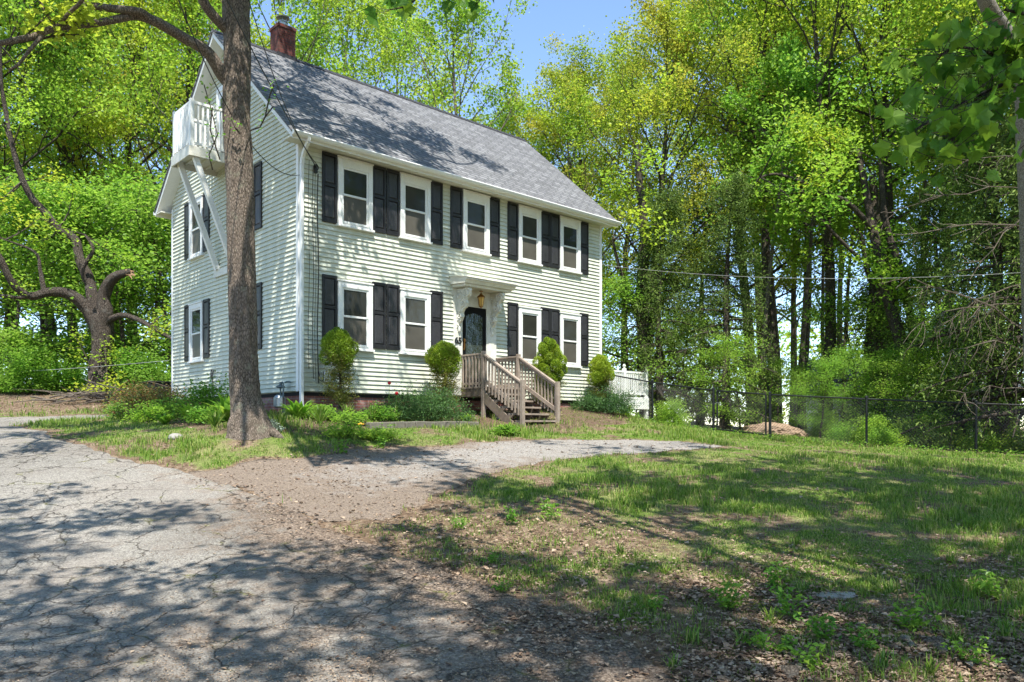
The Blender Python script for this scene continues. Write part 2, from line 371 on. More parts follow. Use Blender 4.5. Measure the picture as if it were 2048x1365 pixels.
mats['juniper'] = leafmat('juniper', [(.03, .075, .02), (.06, .13, .035), (.11, .20, .05)], .2, 2, None)
mats['hosta'] = leafmat('hosta_leaf', [(.13, .27, .025), (.22, .38, .03), (.30, .44, .05)], .35, 2, None)
mats['azalea'] = leafmat('reddish_leaf', [(.05, .09, .02), (.22, .09, .035), (.25, .17, .06), (.09, .15, .03), (.14, .20, .04)], .3, 2, None)
mats['grassblade'] = leafmat('grass_blade', [(.05, .11, .015), (.10, .19, .02), (.17, .27, .03), (.33, .31, .12)], .3, .6, None)
mats['dryleaf'] = leafmat('dry_leaf', [(.07, .042, .027), (.17, .105, .068), (.27, .185, .125), (.40, .30, .215), (.12, .07, .044)], .08, 1, None, .7, .02)
mats['weed'] = leafmat('weed_leaf', [(.07, .17, .02), (.13, .27, .028), (.22, .34, .038)], .4, 2, None)
mats['red'] = painted('red_petal', (.55, .01, .02), .5, 0); mats['yellowp'] = painted('yellow_petal', (.7, .35, .02), .5, 0)
mats['silver'] = leafmat('silvery_leaf', [(.22, .28, .20), (.36, .42, .32)], .1, 2, None)

# ------------------------------------------------------------------ ground sheet, driveway, gravel spur
def axis(lo, hi, st, far):
    a = list(np.arange(lo, hi+1e-6, st)); s = st; p = hi; up = []
    while p < far: s *= 1.28; p += s; up.append(p)
    s = st; p = lo; dn = []
    while p > -far: s *= 1.28; p -= s; dn.append(p)
    return np.array(dn[::-1]+a+up)
gx = axis(-15, 15, .14, 500); gy = axis(1, 27, .14, 500)
GX, GY = np.meshgrid(gx, gy); GZ = ground(GX, GY); nx, ny = len(gx), len(gy)
gm, dd, ds, db, dh = masks(GX, GY)
idx = np.arange(nx*ny).reshape(ny, nx)
quads = np.stack([idx[:-1,:-1], idx[:-1,1:], idx[1:,1:], idx[1:,:-1]], -1).reshape(-1, 4)
# ground material : leaf litter / soil / short turf, all real cover
m, t, o = M('ground_cover'); q = N(t); v = q.obj()
n1 = q.noise(v, 14, 6, .7); n2 = q.noise(v, 70, 4, .7); n3 = q.noise(v, 1.1, 4, .6)
vo = q.n('ShaderNodeTexVoronoi', {'Vector': q.mapping(v, (1, 1, .5)), 'Scale': 17.0, 'Randomness': 1.0}).outputs[1]
soil = q.ramp(n1, [(.3, (.055, .036, .022)), (.5, (.14, .095, .062)), (.72, (.30, .22, .155))])
lit = q.mix(.55, soil, q.ramp(vo, [(.1, (.07, .042, .025)), (.5, (.20, .135, .085)), (.9, (.36, .28, .20))]))
lit = q.mix(q.ramp(n2, [(.35, .5), (.6, 0.0)]), lit, (.05, .035, .022))
straw = q.ramp(n2, [(.3, (.10, .085, .035)), (.7, (.33, .29, .15))])
turf = q.ramp(n2, [(.3, (.04, .075, .014)), (.7, (.15, .23, .035))])
turf = q.mix(q.ramp(n3, [(.42, 0.0), (.62, .7)]), turf, straw)
gm_ = q.math('ADD', q.attr('grass'), q.math('MULTIPLY_ADD', n1, .9, -.45), clamp=True)
c = q.mix(q.ramp(gm_, [(.25, 0.0), (.6, 1.0)]), lit, turf)
bedc = q.ramp(n1, [(.3, (.05, .032, .022)), (.7, (.17, .115, .08))])
c = q.mix(q.attr('bed'), c, bedc)
fine = q.noise(v, 26, 8, .95); c = q.mix(.85, c, q.ramp(fine, [(.38, (.35, .35, .35)), (.5, (.9, .9, .9)), (.62, (1.75, 1.7, 1.6))]), 'MULTIPLY')
q.bsdf(o, c, .95, 0, q.bump(q.math('ADD', n1, q.math('MULTIPLY', n2, .5)), .7, .03), .15); mats['ground'] = m
go = fast_mesh('ground', np.stack([GX, GY, GZ], -1).reshape(-1, 3), quads, mats['ground'], None, True,
    {'grass': gm.ravel(), 'bed': np.clip(-db/.15, 0, 1).ravel()*.8})
tag(go, kind='structure')
# asphalt
m, t, o = M('old_asphalt'); q = N(t); v = q.obj()
vd = q.n('ShaderNodeVectorMath', {0: v, 1: q.n('ShaderNodeVectorMath', {0: q.n('ShaderNodeTexNoise', {'Vector': v, 'Scale': 2.2, 'Detail': 6.0}).outputs[1], 3: .55}, operation='SCALE').outputs[0]}, operation='ADD').outputs[0]
vc = q.n('ShaderNodeTexVoronoi', {'Vector': vd, 'Scale': 1.25}, feature='DISTANCE_TO_EDGE').outputs[0]
vf = q.n('ShaderNodeTexVoronoi', {'Vector': vd, 'Scale': 5.0}, feature='DISTANCE_TO_EDGE').outputs[0]
al = q.ramp(q.noise(v, .55, 3), [(.42, 0.0), (.56, 1.0)])           # alligator zones
cr1 = q.ramp(vc, [(.0, 1.0), (.014, .0)]); cr2 = q.math('MULTIPLY', q.ramp(vf, [(.0, .85), (.04, .0)]), al)
crk = q.math('MAXIMUM', cr1, cr2)
ag = q.n('ShaderNodeTexVoronoi', {'Vector': v, 'Scale': 70.0}).outputs[1]; agn = q.noise(v, 60, 6, .85)
base = q.mix(.55, q.ramp(agn, [(.40, (.060, .053, .043)), (.5, (.20, .182, .156)), (.59, (.52, .48, .415))]), q.ramp(ag, [(.1, (.075, .071, .063)), (.9, (.32, .305, .275))]))
pat = q.noise(v, .9, 5, .65); base = q.mix(q.ramp(pat, [(.40, 0.0), (.7, .6)]), base, (.20, .17, .145))
deb = q.math('ADD', q.attr('debris'), q.math('MULTIPLY_ADD', q.noise(v, 3.2, 8, .8), 2.2, -1.1), clamp=True)
dcol = q.ramp(q.noise(v, 40, 5, .75), [(.36, (.035, .025, .018)), (.5, (.14, .10, .072)), (.63, (.36, .28, .21))])
c = q.mix(q.ramp(deb, [(.15, 0.0), (.6, .92)]), base, dcol)
moss = q.ramp(q.noise(v, 1.9, 4, .6), [(.54, 0.0), (.64, 1.0)])
wide = q.math('MULTIPLY', q.ramp(vc, [(.0, 1.0), (.05, 0.0)]), moss)
wide = q.math('MULTIPLY', wide, q.ramp(q.noise(v, 28, 4, .7), [(.42, 0.0), (.6, .9)]))
c = q.mix(.6, c, q.ramp(q.noise(v, .35, 4, .6), [(.35, (.62, .60, .57)), (.62, (1.05, 1.03, 1.0))]), 'MULTIPLY'); c = q.mix(crk, c, (.035, .028, .022)); c = q.mix(wide, c, (.17, .17, .035))
q.bsdf(o, c, .9, 0, q.bump(q.math('SUBTRACT', q.math('ADD', agn, q.math('MULTIPLY', ag, .3)), q.math('MULTIPLY', crk, 3.0)), .55, .012), .25); mats['asphalt'] = m
# gravel
m, t, o = M('fine_gravel'); q = N(t); v = q.obj()
ag = q.n('ShaderNodeTexVoronoi', {'Vector': v, 'Scale': 55.0}).outputs[1]; agn = q.noise(v, 34, 8, .95)
base = q.mix(.5, q.ramp(agn, [(.38, (.08, .068, .055)), (.5, (.19, .17, .148)), (.62, (.42, .385, .34))]), q.ramp(ag, [(.1, (.12, .11, .10)), (.9, (.42, .39, .35))]))
deb = q.math('ADD', q.attr('debris'), q.math('MULTIPLY_ADD', q.noise(v, 4, 8, .8), 2.0, -1.0), clamp=True)
dcol = q.ramp(q.noise(v, 34, 8, .9), [(.38, (.045, .032, .024)), (.62, (.30, .23, .17))])
c = q.mix(q.ramp(deb, [(.15, 0.0), (.6, .9)]), base, dcol)
q.bsdf(o, c, .95, 0, q.bump(q.math('ADD', agn, q.math('MULTIPLY', ag, .4)), .7, .02), .2); mats['gravel'] = m
def sheet(name, D, mat, lift, deb):
    near = D < 0
    keep = near[:-1,:-1] | near[1:,:-1] | near[:-1,1:] | near[1:,1:]
    keep &= (gx[None,:-1] > -16) & (gx[None,:-1] < 16) & (gy[:-1,None] < 27)
    fq = quads.reshape(ny-1, nx-1, 4)[keep]
    gyy, gxx = np.gradient(D, gy, gx)
    gn = np.sqrt(gxx**2+gyy**2)+1e-6
    sh = np.where(D > 0, np.minimum(D, .2), 0)          # pull outside vertices back onto the outline
    X = GX-gxx/gn*sh; Y = GY-gyy/gn*sh; 
    Z = ground(X, Y)+np.where(D > 0, .003, lift)
    us, inv = np.unique(fq, return_inverse=True)
    V = np.stack([X, Y, Z], -1).reshape(-1, 3)[us]
    return tag(fast_mesh(name, V, inv.reshape(fq.shape).astype(np.int32), mat, None, True, {'debris': deb.ravel()[us]}), kind='structure')
dy = np.clip((GX+4.8-(GY-4)*.10)/4.6, 0, 1)*.62 + np.exp(-(dd/.8)**2)*.35*(GX > -6) - .16
trr = np.exp(-(np.hypot((GX+1.6)/2.4, (GY-8.6)/1.6))**2)
sheet('driveway', dd, mats['asphalt'], .014, np.clip(dy+.35*trr, -.3, .8))
sheet('gravel_path', ds, mats['gravel'], .022, np.clip(.42-(GX+2.5)/6+.5*trr+np.exp(-(ds/.5)**2)*.45, .0, .9))

# ------------------------------------------------------------------ house
house = empty('house', HOUSE_C, HA)
tag(house, 'two-storey pale green clapboard house with black shutters and grey shingle roof', 'house')
FR = lambda a, b, c: (a, -b, c)        # front wall: a along, b outward
LF = lambda a, b, c: (-b, a, c)        # gable wall facing left: a to the rear, b outward
RT = lambda a, b, c: (9.84+b, a, c)
LEN, DEP = 9.84, 7.43; ZS, ZW = .78, 6.14; RZ = 9.76; RM = 3.715; SL = .873; OV = .36
def roofz(s): return RZ-SL*abs(s-RM)
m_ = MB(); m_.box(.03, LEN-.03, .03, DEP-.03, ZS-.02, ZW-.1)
m_.v = m_.v; ft = m_.build('wall_core', mats['siding'], house)
gc = MB(); gc.prism([(.05, ZW-.1), (DEP-.05, ZW-.1), (RM, RZ-.30)], .04, LEN-.04, lambda a, b, c: (a, b, c)); gc.build('gable_core', mats['siding'], house)
sdg = MB(); EX = .1016
def course(P, a0, a1, z0, z1, c0=None, c1=None):
    c0 = a0 if c0 is None else c0; c1 = a1 if c1 is None else c1
    n = len(sdg.v); sdg.v += [P(a0, .043, z0), P(a1, .043, z0), P(c1, .014, z1), P(c0, .014, z1), P(a0, .010, z0), P(a1, .010, z0)]
    sdg.f += [(n, n+1, n+2, n+3), (n, n+4, n+5, n+1)]
z = ZS
while z < RZ-.3:
    z1 = z+EX
    if z < ZW+.06:
        course(FR, 0, LEN, z, z1)
    def lim(zz): return (max(0, RM-(RZ-.17-zz)/SL), min(DEP, RM+(RZ-.17-zz)/SL))
    l0, l1 = lim(z), lim(z1)
    if l1[1] > l1[0]:
        course(LF, l0[0], l0[1], z, z1, l1[0], l1[1]); course(RT, l0[0], l0[1], z, z1, l1[0], l1[1])
    z = z1
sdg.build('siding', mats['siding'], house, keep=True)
b = MB(); b.box(.03, LEN-.03, .03, DEP-.03, -.5, ZS-.022); b.build('foundation', mats['brick'], house)
b = MB(); b.box(.02, LEN-.02, .018, DEP-.02, ZS-.10, ZS-.019); b.build('sill_plate', mats['dark'], house)
for (x0, x1, y0, y1) in ((-.045, .06, -.045, .06), (LEN-.06, LEN+.045, -.045, .06), (-.045, .06, DEP-.06, DEP+.045)):
    b = MB(); b.box(x0, x1, y0, y1, ZS-.015, ZW+.02); b.build('corner_board', mats['white'], house, bevel=.006)
# roof
X0, X1 = -OV, LEN+OV; E = .40
def vprism(top, th, x0, x1, e):
    s0, s1 = -e, DEP+e; zt = lambda s: roofz(s)+top
    b = MB(); b.prism([(s0, zt(s0)), (RM, zt(RM)), (s1, zt(s1)), (s1, zt(s1)-th), (RM, zt(RM)-th), (s0, zt(s0)-th)], x0, x1); return b
vprism(0, .045, X0-.03, X1+.03, E+.03).build('roof', mats['shingle'], house)
vprism(-.047, .13, X0, X1, E).build('rake_soffit', mats['white'], house)
bpy.data.objects['roof'].data.polygons  # shingle sheet
b = MB()
for k in range(34):
    x = X0-.03+k*(X1-X0+.06)/34; L = (X1-X0+.06)/34+.05
    for sgn in (-1, 1):
        b.quadbox([(x, RM, RZ+.018), (x+L, RM, RZ+.005), (x+L, RM+sgn*.15, RZ-.13+.006), (x, RM+sgn*.15, RZ-.13+.018),
                   (x, RM, RZ+.030), (x+L, RM, RZ+.014), (x+L, RM+sgn*.15, RZ-.13+.016), (x, RM+sgn*.15, RZ-.13+.030)])
b.build('ridge_cap', mats['ridge'], bpy.data.objects['roof'])
# front and rear fascia, level soffit, gutter
for P, nm in ((FR, 'front'), (lambda a, b, c: (a, DEP+b, c), 'rear')):
    b = MB(); b.box(X0+.01, X1-.01, -.02, E-.03, 6.045, 6.075, P); b.build('soffit', mats['oldwhite'], house)
    zf_ = roofz(-E)
    b = MB(); b.prism([(E+.001, zf_-.02), (E+.115, zf_-.03), (E+.125, zf_-.05), (E+.10, zf_-.10), (E+.07, zf_-.125), (E+.001, zf_-.125)], X0-.02, X1+.02, P)
    b.build('gutter', mats['white'], house)
b = MB(); b.box(.07, LEN-.07, .02, .045, 5.98, 6.04, FR); b.build('frieze_board', mats['siding'], house)
# downspout at the near corner
b = MB(); P = FR
pth = [(-.02, .46, 6.08), (-.02, .44, 5.98), (-.02, .30, 5.86), (.0, .16, 5.74), (.0, .12, 5.58), (.0, .115, .9), (.0, .115, .45), (.02, .30, .30), (.06, .60, .24)]
for p_, q_ in zip(pth[:-1], pth[1:]): b.beam(P(*p_), P(*q_), .085, .065, (1, 0, 0))
b.build('downspout', mats['white'], house, bevel=.006)
# chimney
b = MB(); cx, cy = 1.54, RM+.12; b.box(cx-.24, cx+.24, cy-.23, cy+.23, 9.1, 10.42); b.box(cx-.26, cx+.26, cy-.25, cy+.25, 10.42, 10.50); 
ch = b.build('chimney', mats['chimney'], house)
b = MB(); b.box(cx-.22, cx+.22, cy-.21, cy+.21, 10.50, 10.53); b.build('crown', mats['concrete'], ch)
b = MB(); b.lathe([(.11, 0), (.11, .16), (.10, .17)], (cx, cy, 10.52), 14)
for k in range(6):
    a = k*math.pi/3; b.tube([(cx+.1*math.cos(a), cy+.1*math.sin(a), 10.67), (cx+.1*math.cos(a), cy+.1*math.sin(a), 10.78)], .008, 4)
b.lathe([(.17, 0), (.18, .02), (.12, .05), (.02, .07)], (cx, cy, 10.77), 14); b.lathe([(.13, 0), (.13, .02)], (cx, cy, 10.66), 14); b.build('flue_cap', mats['metal'], ch, smooth=False)
b = MB(); b.box(cx-.27, cx+.27, cy-.26, cy+.26, 9.3, 9.74); b.build('flashing', mats['ridge'], ch)

def window(P, a0, a1, z0, z1, head=.13):
    """casing, sill, two sashes, two panes"""
    cw = .105; b = MB()
    b.box(a0, a0+cw, .012, .094, z0+.05, z1, P); b.box(a1-cw, a1, .012, .094, z0+.05, z1, P)
    b.box(a0+cw, a1-cw, .012, .091, z1-head, z1, P); b.box(a0+cw, a1-cw, .012, .05, z0+.05, z0+.10, P)
    b.box(a0-.02, a1+.02, .012, .11, z1+.002, z1+.035, P)
    wn = b.build('window', mats['white'], house, bevel=.004)
    b = MB(); b.box(a0-.04, a1+.04, .012, .12, z0, z0+.048, P); b.build('sill', mats['white'], wn, bevel=.005)
    i0, i1 = a0+cw, a1-cw; zb, zt = z0+.10, z1-head; zm = (zb+zt)/2+.01; sw = .045
    for (q0, q1, dep, mt) in ((zm-.022, zt, .072, 'glass'), (zb, zm+.022, .064, 'screen')):
        b = MB(); d0 = .012
        b.box(i0, i0+sw, d0, dep, q0, q1, P); b.box(i1-sw, i1, d0, dep, q0, q1, P)
        b.box(i0+sw, i1-sw, d0, dep, q0, q0+sw, P); b.box(i0+sw, i1-sw, d0, dep, q1-sw, q1, P)
        b.build('sash', mats['white'], wn, bevel=.003)
        b = MB(); b.box(i0+sw, i1-sw, dep-.019, dep-.014, q0+sw, q1-sw, P)
        b.build('pane', mats[mt], wn)
def shutter(P, a0, a1, z0, z1):
    b = MB(); st = .05; d0, d1 = .036, .072
    b.box(a0, a0+st, d0, d1, z0, z1, P); b.box(a1-st, a1, d0, d1, z0, z1, P)
    zm = z0+(z1-z0)*.54
    for (q0, q1) in ((z0, z0+.10), (zm-.035, zm+.035), (z1-.07, z1)): b.box(a0+st, a1-st, d0, d1, q0, q1, P)
    s = b.build('shutter', mats['shutter'], house, bevel=.004)
    for (q0, q1) in ((z0+.10, zm-.035), (zm+.035, z1-.07)):
        b = MB(); n = 0; i0, i1 = a0+st, a1-st; v = b.v
        r = .028
        outer = [P(i0, d0+.006, q0), P(i1, d0+.006, q0), P(i1, d0+.006, q1), P(i0, d0+.006, q1)]
        inner = [P(i0+r, d1-.008, q0+r), P(i1-r, d1-.008, q0+r), P(i1-r, d1-.008, q1-r), P(i0+r, d1-.008, q1-r)]
        b.v = outer+inner; b.f = [(4, 5, 6, 7)]+[(i, (i+1) % 4, 4+(i+1) % 4, 4+i) for i in range(4)]
        b.build('panel', mats['shutter_panel_sheen'], s, keep=True)
WU = [(.90, 1.79), (2.56, 3.44), (4.47, 5.35), (6.41, 7.25), (8.03, 8.88)]
for i, (a0, a1) in enumerate(WU):
    window(FR, a0, a1, 4.45, 5.975, .19)
    if i != 2: window(FR, a0, a1, 1.72, 3.24)
SH = [(.52, .885), (1.80, 2.165), (2.185, 2.55), (3.455, 3.83), (4.08, 4.46), (5.36, 5.73), (6.02, 6.395), (7.265, 7.64), (7.65, 8.02), (8.89, 9.25)]
for i, (a0, a1) in enumerate(SH):
    shutter(FR, a0, a1, 4.49, 6.02)
    if i not in (4, 5): shutter(FR, a0, a1, 1.81, 3.34)
for (a0, a1) in ((5.12, 6.02), (2.08, 2.96)):
    for z0 in (1.72, 4.50):
        window(LF, a0, a1, z0, z0+1.56)
        shutter(LF, a0-.39, a0-.015, z0+.08, z0+1.61); shutter(LF, a1+.015, a1+.40, z0+.08, z0+1.61)
# front door with casing
b = MB(); b.box(4.18, 4.455, .012, .070, .80, 3.30, FR); b.box(5.255, 5.60, .012, .070, .80, 3.30, FR); b.box(4.455, 5.255, .012, .068, 3.07, 3.30, FR)
b.box(4.24, 4.39, .070, .080, 1.2, 2.4, FR); b.box(5.33, 5.52, .070, .080, 1.2, 3.0, FR)
b.box(4.13, 5.65, .012, .05, 3.302, 3.56, FR)
b.build('door_casing', mats['oldwhite'], house, bevel=.004)
b = MB(); b.box(4.455, 4.575, .012, .052, 1.02, 3.07, FR); b.box(5.135, 5.255, .012, .052, 1.02, 3.07, FR); b.box(4.575, 5.135, .012, .052, 2.92, 3.07, FR); b.box(4.575, 5.135, .012, .052, 1.02, 1.25, FR)
# arched head of the glass
for k in range(8):
    x0 = 4.575+k*.07; xm = (x0+.035-4.855)/.28; h = .10*(xm*xm)
    b.box(x0, x0+.07, .012, .0515, 2.92-h-.005, 2.92, FR)
dr = b.build('door', mats['doorblack'], house)
b = MB(); b.box(4.575, 5.135, .012, .0465, 1.25, 2.92, FR); b.build('door_glass', mats['doorglass'], dr)
b = MB(); b.lathe([(.012, 0), (.012, .12), (.02, .13)], FR(4.515, .08, 2.0), 8); b.lathe([(.02, 0), (.022, .05), (.008, .07)], FR(4.515, .08, 2.16), 8); b.box(4.49, 4.54, .05, .06, 1.95, 2.25, FR); b.build('handle', mats['brass'], dr)
b = MB(); b.box(4.43, 5.27, .012, .16, .985, 1.018, FR); b.build('threshold', mats['wood'], house)
# door hood on scroll brackets
hood = MB(); hood.prism([(.01, 3.565), (.62, 3.535), (.66, 3.60), (.70, 3.62), (.70, 3.66), (.01, 3.76)], 4.07, 5.73, FR)
hood.prism([(.0, 3.50), (.56, 3.47), (.58, 3.53), (.0, 3.562)], 4.13, 5.67, FR)
hood.prism([(.0, 3.775), (.73, 3.672), (.73, 3.662), (.0, 3.763)], 4.04, 5.76, FR)
hb = hood.build('door_hood', mats['oldwhite'], house)
def bracket(a):
    b = MB()
    # S-shaped scroll silhouette, outward b and height z
    prof = [(.012, 3.47), (.52, 3.45), (.55, 3.38), (.50, 3.28), (.43, 3.25), (.40, 3.17), (.44, 3.08), (.40, 2.98), (.31, 2.95), (.25, 2.86), (.26, 2.76), (.20, 2.66), (.13, 2.62), (.10, 2.56), (.07, 2.48), (.012, 2.42)]
    top = [p for p in prof]
    n = len(prof)
    for sgn in (0,):
        b.prism(prof, a-.035, a+.035, FR)
    import math as mm
    def spiral(cb, cz, r0, turns, w, ph=0):
        pts = []
        for k in range(int(18*turns)+1):
            th = ph+k/18*2*mm.pi; r = r0*(1-.72*k/(18*turns)); pts.append(FR(a, cb+r*mm.cos(th), cz+r*mm.sin(th)))
        for s_ in (-.045, .045):
            b.tube([(x+s_, y, z_) for x, y, z_ in pts], [.020*w]*len(pts), 5)
    spiral(.42, 3.33, .13, 1.6, 1.2, .5); spiral(.30, 3.10, .12, 1.5, 1.1, 1.2); spiral(.17, 2.80, .09, 1.4, 1, 1.6); spiral(.09, 2.55, .05, 1.2, .8, 2)
    spiral(.15, 3.33, .10, 1.4, .9, 3)
    b.tube([FR(a, .10, 2.54), FR(a, .10, 2.48), FR(a, .10, 2.41), FR(a, .10, 2.37)], [.03, .045, .035, .006], 8)
    for k in range(9):
        z_ = 2.5+k*.1; bb = .05+.40*(k/9)**1.3; b.tube([FR(a-.06, bb, z_), FR(a+.06, bb, z_)], [.028, .028], 6)
    b.build('bracket', mats['oldwhite'], hb)
bracket(4.32); bracket(5.43)
# pendant lantern of the hood
b = MB(); lx, lb = 4.87, .30
b.tube([FR(lx, lb, 3.47), FR(lx, lb, 3.40)], .01, 6); b.lathe([(.05, 0), (.05, .015), (.015, .03)], FR(lx, lb, 3.44), 10)
b.lathe([(.0, .0), (.015, .01), (.03, .03), (.055, .05)], FR(lx, lb, 3.02), 8); b.lathe([(.11, 0), (.085, .03), (.05, .06), (.025, .09), (.01, .12)], FR(lx, lb, 3.30), 8)
for k in range(6):
    a = k*math.pi/3; b.tube([FR(lx+.055*math.cos(a), lb+.055*math.sin(a), 3.06), FR(lx+.09*math.cos(a), lb+.09*math.sin(a), 3.30)], .006, 4)
b.lathe([(.06, 0), (.06, .012)], FR(lx, lb, 3.055), 8); b.lathe([(.098, 0), (.098, .012)], FR(lx, lb, 3.295), 8)
ln = b.build('lantern', mats['brass'], house)
b = MB(); b.lathe([(.05, 0), (.084, .22)], FR(lx, lb, 3.072), 6); b.build('lamp_glass', mats['lampglass'], ln)
# house number 65
def digits(txt, x, z, P, parent, size):
    cu = bpy.data.curves.new('house_number', 'FONT'); cu.body = txt; cu.size = size; cu.extrude = .012; cu.offset = .006; cu.align_x = 'CENTER'
    tmp = bpy.data.objects.new('tmp', cu); me = bpy.data.meshes.new_from_object(tmp); bpy.data.objects.remove(tmp)
    o = bpy.data.objects.new('house_number', me); COL.objects.link(o); o.parent = parent
    o.location = P(x, .088, z); o.rotation_euler = (math.radians(90), 0, 0); me.materials.clear(); me.materials.append(mats['shutter'])
digits('65', 4.30, 2.10, FR, house, .225)
# service cables and boxes on the front wall near the corner
b = MB()
for (a, z0, z1, r) in ((.20, 1.25, 5.75, .005), (.30, 1.05, 5.6, .006), (.42, .95, 5.5, .011), (.355, 1.0, 5.6, .004)): b.tube([FR(a+.015*math.sin(zz*2.3), .055, zz) for zz in np.linspace(z0, z1, 14)], r, 5)
b.tube([FR(.42, .055, 1.25), FR(.45, .07, 1.12), FR(.42, .07, 1.05), FR(.50, .07, 1.0), FR(.60, .07, 1.1), FR(.55, .07, 1.2)], .008, 5)
b.tube([FR(.36+.06*math.cos(k*.6), .08, 5.62+.06*math.sin(k*.6)) for k in range(20)], .008, 5); b.box(.33, .39, .035, .10, 5.50, 5.66, FR)
b.build('service_cable', mats['cable'], house)
b = MB(); b.box(.55, .72, .03, .10, .98, 1.22, FR); b.build('junction_box', mats['metal'], house, bevel=.01)
b = MB(); b.tube([LF(4.55+.05*math.cos(k*.45), .06, 1.35+.12*math.sin(k*.45)) for k in range(30)]+[LF(4.48, .05, 1.1), LF(4.52, .05, .85), LF(4.50, .05, .6)], .011, 5)
b.tube([LF(4.45, .05, 1.40), LF(4.38, .08, 1.45), LF(4.33, .05, 1.42)], .012, 5); b.build('outdoor_cable', mats['cable'], house)
# gable balcony
bx0, bx1, bp = 3.15, 4.27, 1.12; zfl = 6.56
b = MB(); b.box(bx0, bx1, .03, bp, zfl-.05, zfl, LF)
for k in range(5): b.box(bx0, bx1, .05+k*.25, .09+k*.25, zfl-.09, zfl-.052, LF)
b.box(bx0-.03, bx1+.03, bp-.002, bp+.035, zfl-.20, zfl+.03, LF); b.box(bx0-.033, bx0-.002, .03, bp, zfl-.20, zfl+.028, LF); b.box(bx1+.002, bx1+.033, .03, bp, zfl-.20, zfl+.028, LF)
bal = b.build('balcony', mats['oldwhite'], house)
b = MB()
for a in (bx0+.03, bx1-.03):
    b.box(a-.045, a+.045, bp-.09, bp, zfl, 7.70, LF)
    b.box(a-.035, a+.035, .04, bp-.09, 7.60, 7.66, LF); b.box(a-.02, a+.02, .04, bp-.09, zfl+.08, zfl+.14, LF)
    for k in range(8): b.box(a-.018, a+.018, .10+k*.115, .145+k*.115, zfl+.14, 7.60, LF)
b.box(bx0+.075, bx1-.075, bp-.08, bp-.01, 7.60, 7.66, LF); b.box(bx0+.075, bx1-.075, bp-.065, bp-.025, zfl+.08, zfl+.14, LF)
b.box(bx0+.075, bx1-.075, bp-.035, bp-.02, zfl+.14, 7.60, LF)
for k in range(8): b.box(bx0+.10+k*.125, bx0+.165+k*.125, bp-.018, bp+.002, zfl+.10, 7.62, LF)
b.build('balcony_railing', mats['white'], bal)
for a in (bx0+.1, bx1-.1):
    b = MB(); b.beam(LF(a, bp-.12, zfl-.10), LF(a, .07, 3.98), .12, .10, (0, 1, 0)); b.build('brace', mats['white'], bal)
b = MB(); b.box(bx0-.12, bx1+.12, .034, .075, 3.80, 3.98, LF); b.build('ledger', mats['oldwhite'], bal)
b = MB(); b.box(3.20, 3.31, .012, .07, zfl, 8.55, LF); b.box(4.12, 4.23, .012, .07, zfl, 8.55, LF); b.box(3.31, 4.12, .012, .07, 8.42, 8.55, LF); b.build('balcony_door_casing', mats['white'], house)
b = MB(); b.box(3.31, 4.12, .012, .050, zfl, 8.42, LF); bd = b.build('balcony_door', mats['white'], house)
b = MB(); b.box(3.42, 4.01, .051, .056, zfl+.25, 8.25, LF); b.build('pane', mats['glass'], bd)

# ------------------------------------------------------------------ wooden stoop with stairs
def T(name, a, b_, z, label, cat, group=None):
    e = empty(name, hw(a, b_, z), HA); return tag(e, label, cat, group)
so_o = (5.02, -.9, .0)
stoop = T('wooden_stoop', *so_o, 'weathered grey wooden stoop and stairs with railings at the front door', 'stairs')
def SB(mb, name, mat, parent=stoop, **k): return mb.build(name, mats[mat], parent, off=so_o, **k)
xl, xr, L1, L2 = 4.43, 5.61, .90, 2.28; ZD = 1.0
b = MB()
for k in range(7): b.box(xl-.04, xr+.04, .075+k*.13, .195+k*.13, ZD-.04, ZD, FR)
SB(b, 'landing', 'wood')
b = MB(); b.box(xl-.02, xr+.02, L1-.045, L1-.005, ZD-.24, ZD-.042, FR); b.box(xl-.02, xl+.02, .07, L1-.047, ZD-.24, ZD-.042, FR); b.box(xr-.02, xr+.02, .07, L1-.047, ZD-.24, ZD-.042, FR); SB(b, 'rim_joist', 'wood_old')
nst = 5; run = (L2-L1)/nst
for k in range(nst):
    zt = ZD-(k+1)*ZD/(nst+1)*1.0
    b = MB(); b.box(xl+.03, xr-.03, L1+k*run+.01, L1+(k+1)*run+.02, zt-.04, zt, FR); SB(b, 'tread', 'wood')
for a in (xl+.0, (xl+xr)/2, xr-.0):
    b = MB(); b.quadbox([FR(a-.02, L1, ZD-.10), FR(a-.02, L2-.1, -.02), FR(a-.02, L2-.30, -.12), FR(a-.02, L1, ZD-.38), FR(a+.02, L1, ZD-.10), FR(a+.02, L2-.1, -.02), FR(a+.02, L2-.30, -.12), FR(a+.02, L1, ZD-.38)])
    for k in range(nst):
        zt = ZD-(k+1)*ZD/(nst+1)-.042
        b.prism([(L1+k*run, zt), (L1+(k+1)*run, zt), (L1+k*run, zt-.20)], a-.018, a+.018, FR)
    SB(b, 'stringer', 'wood_old')
def post(a, bb, z0, z1):
    b = MB(); b.box(a-.045, a+.045, bb-.045, bb+.045, z0, z1, FR); SB(b, 'post', 'wood', bevel=.006)
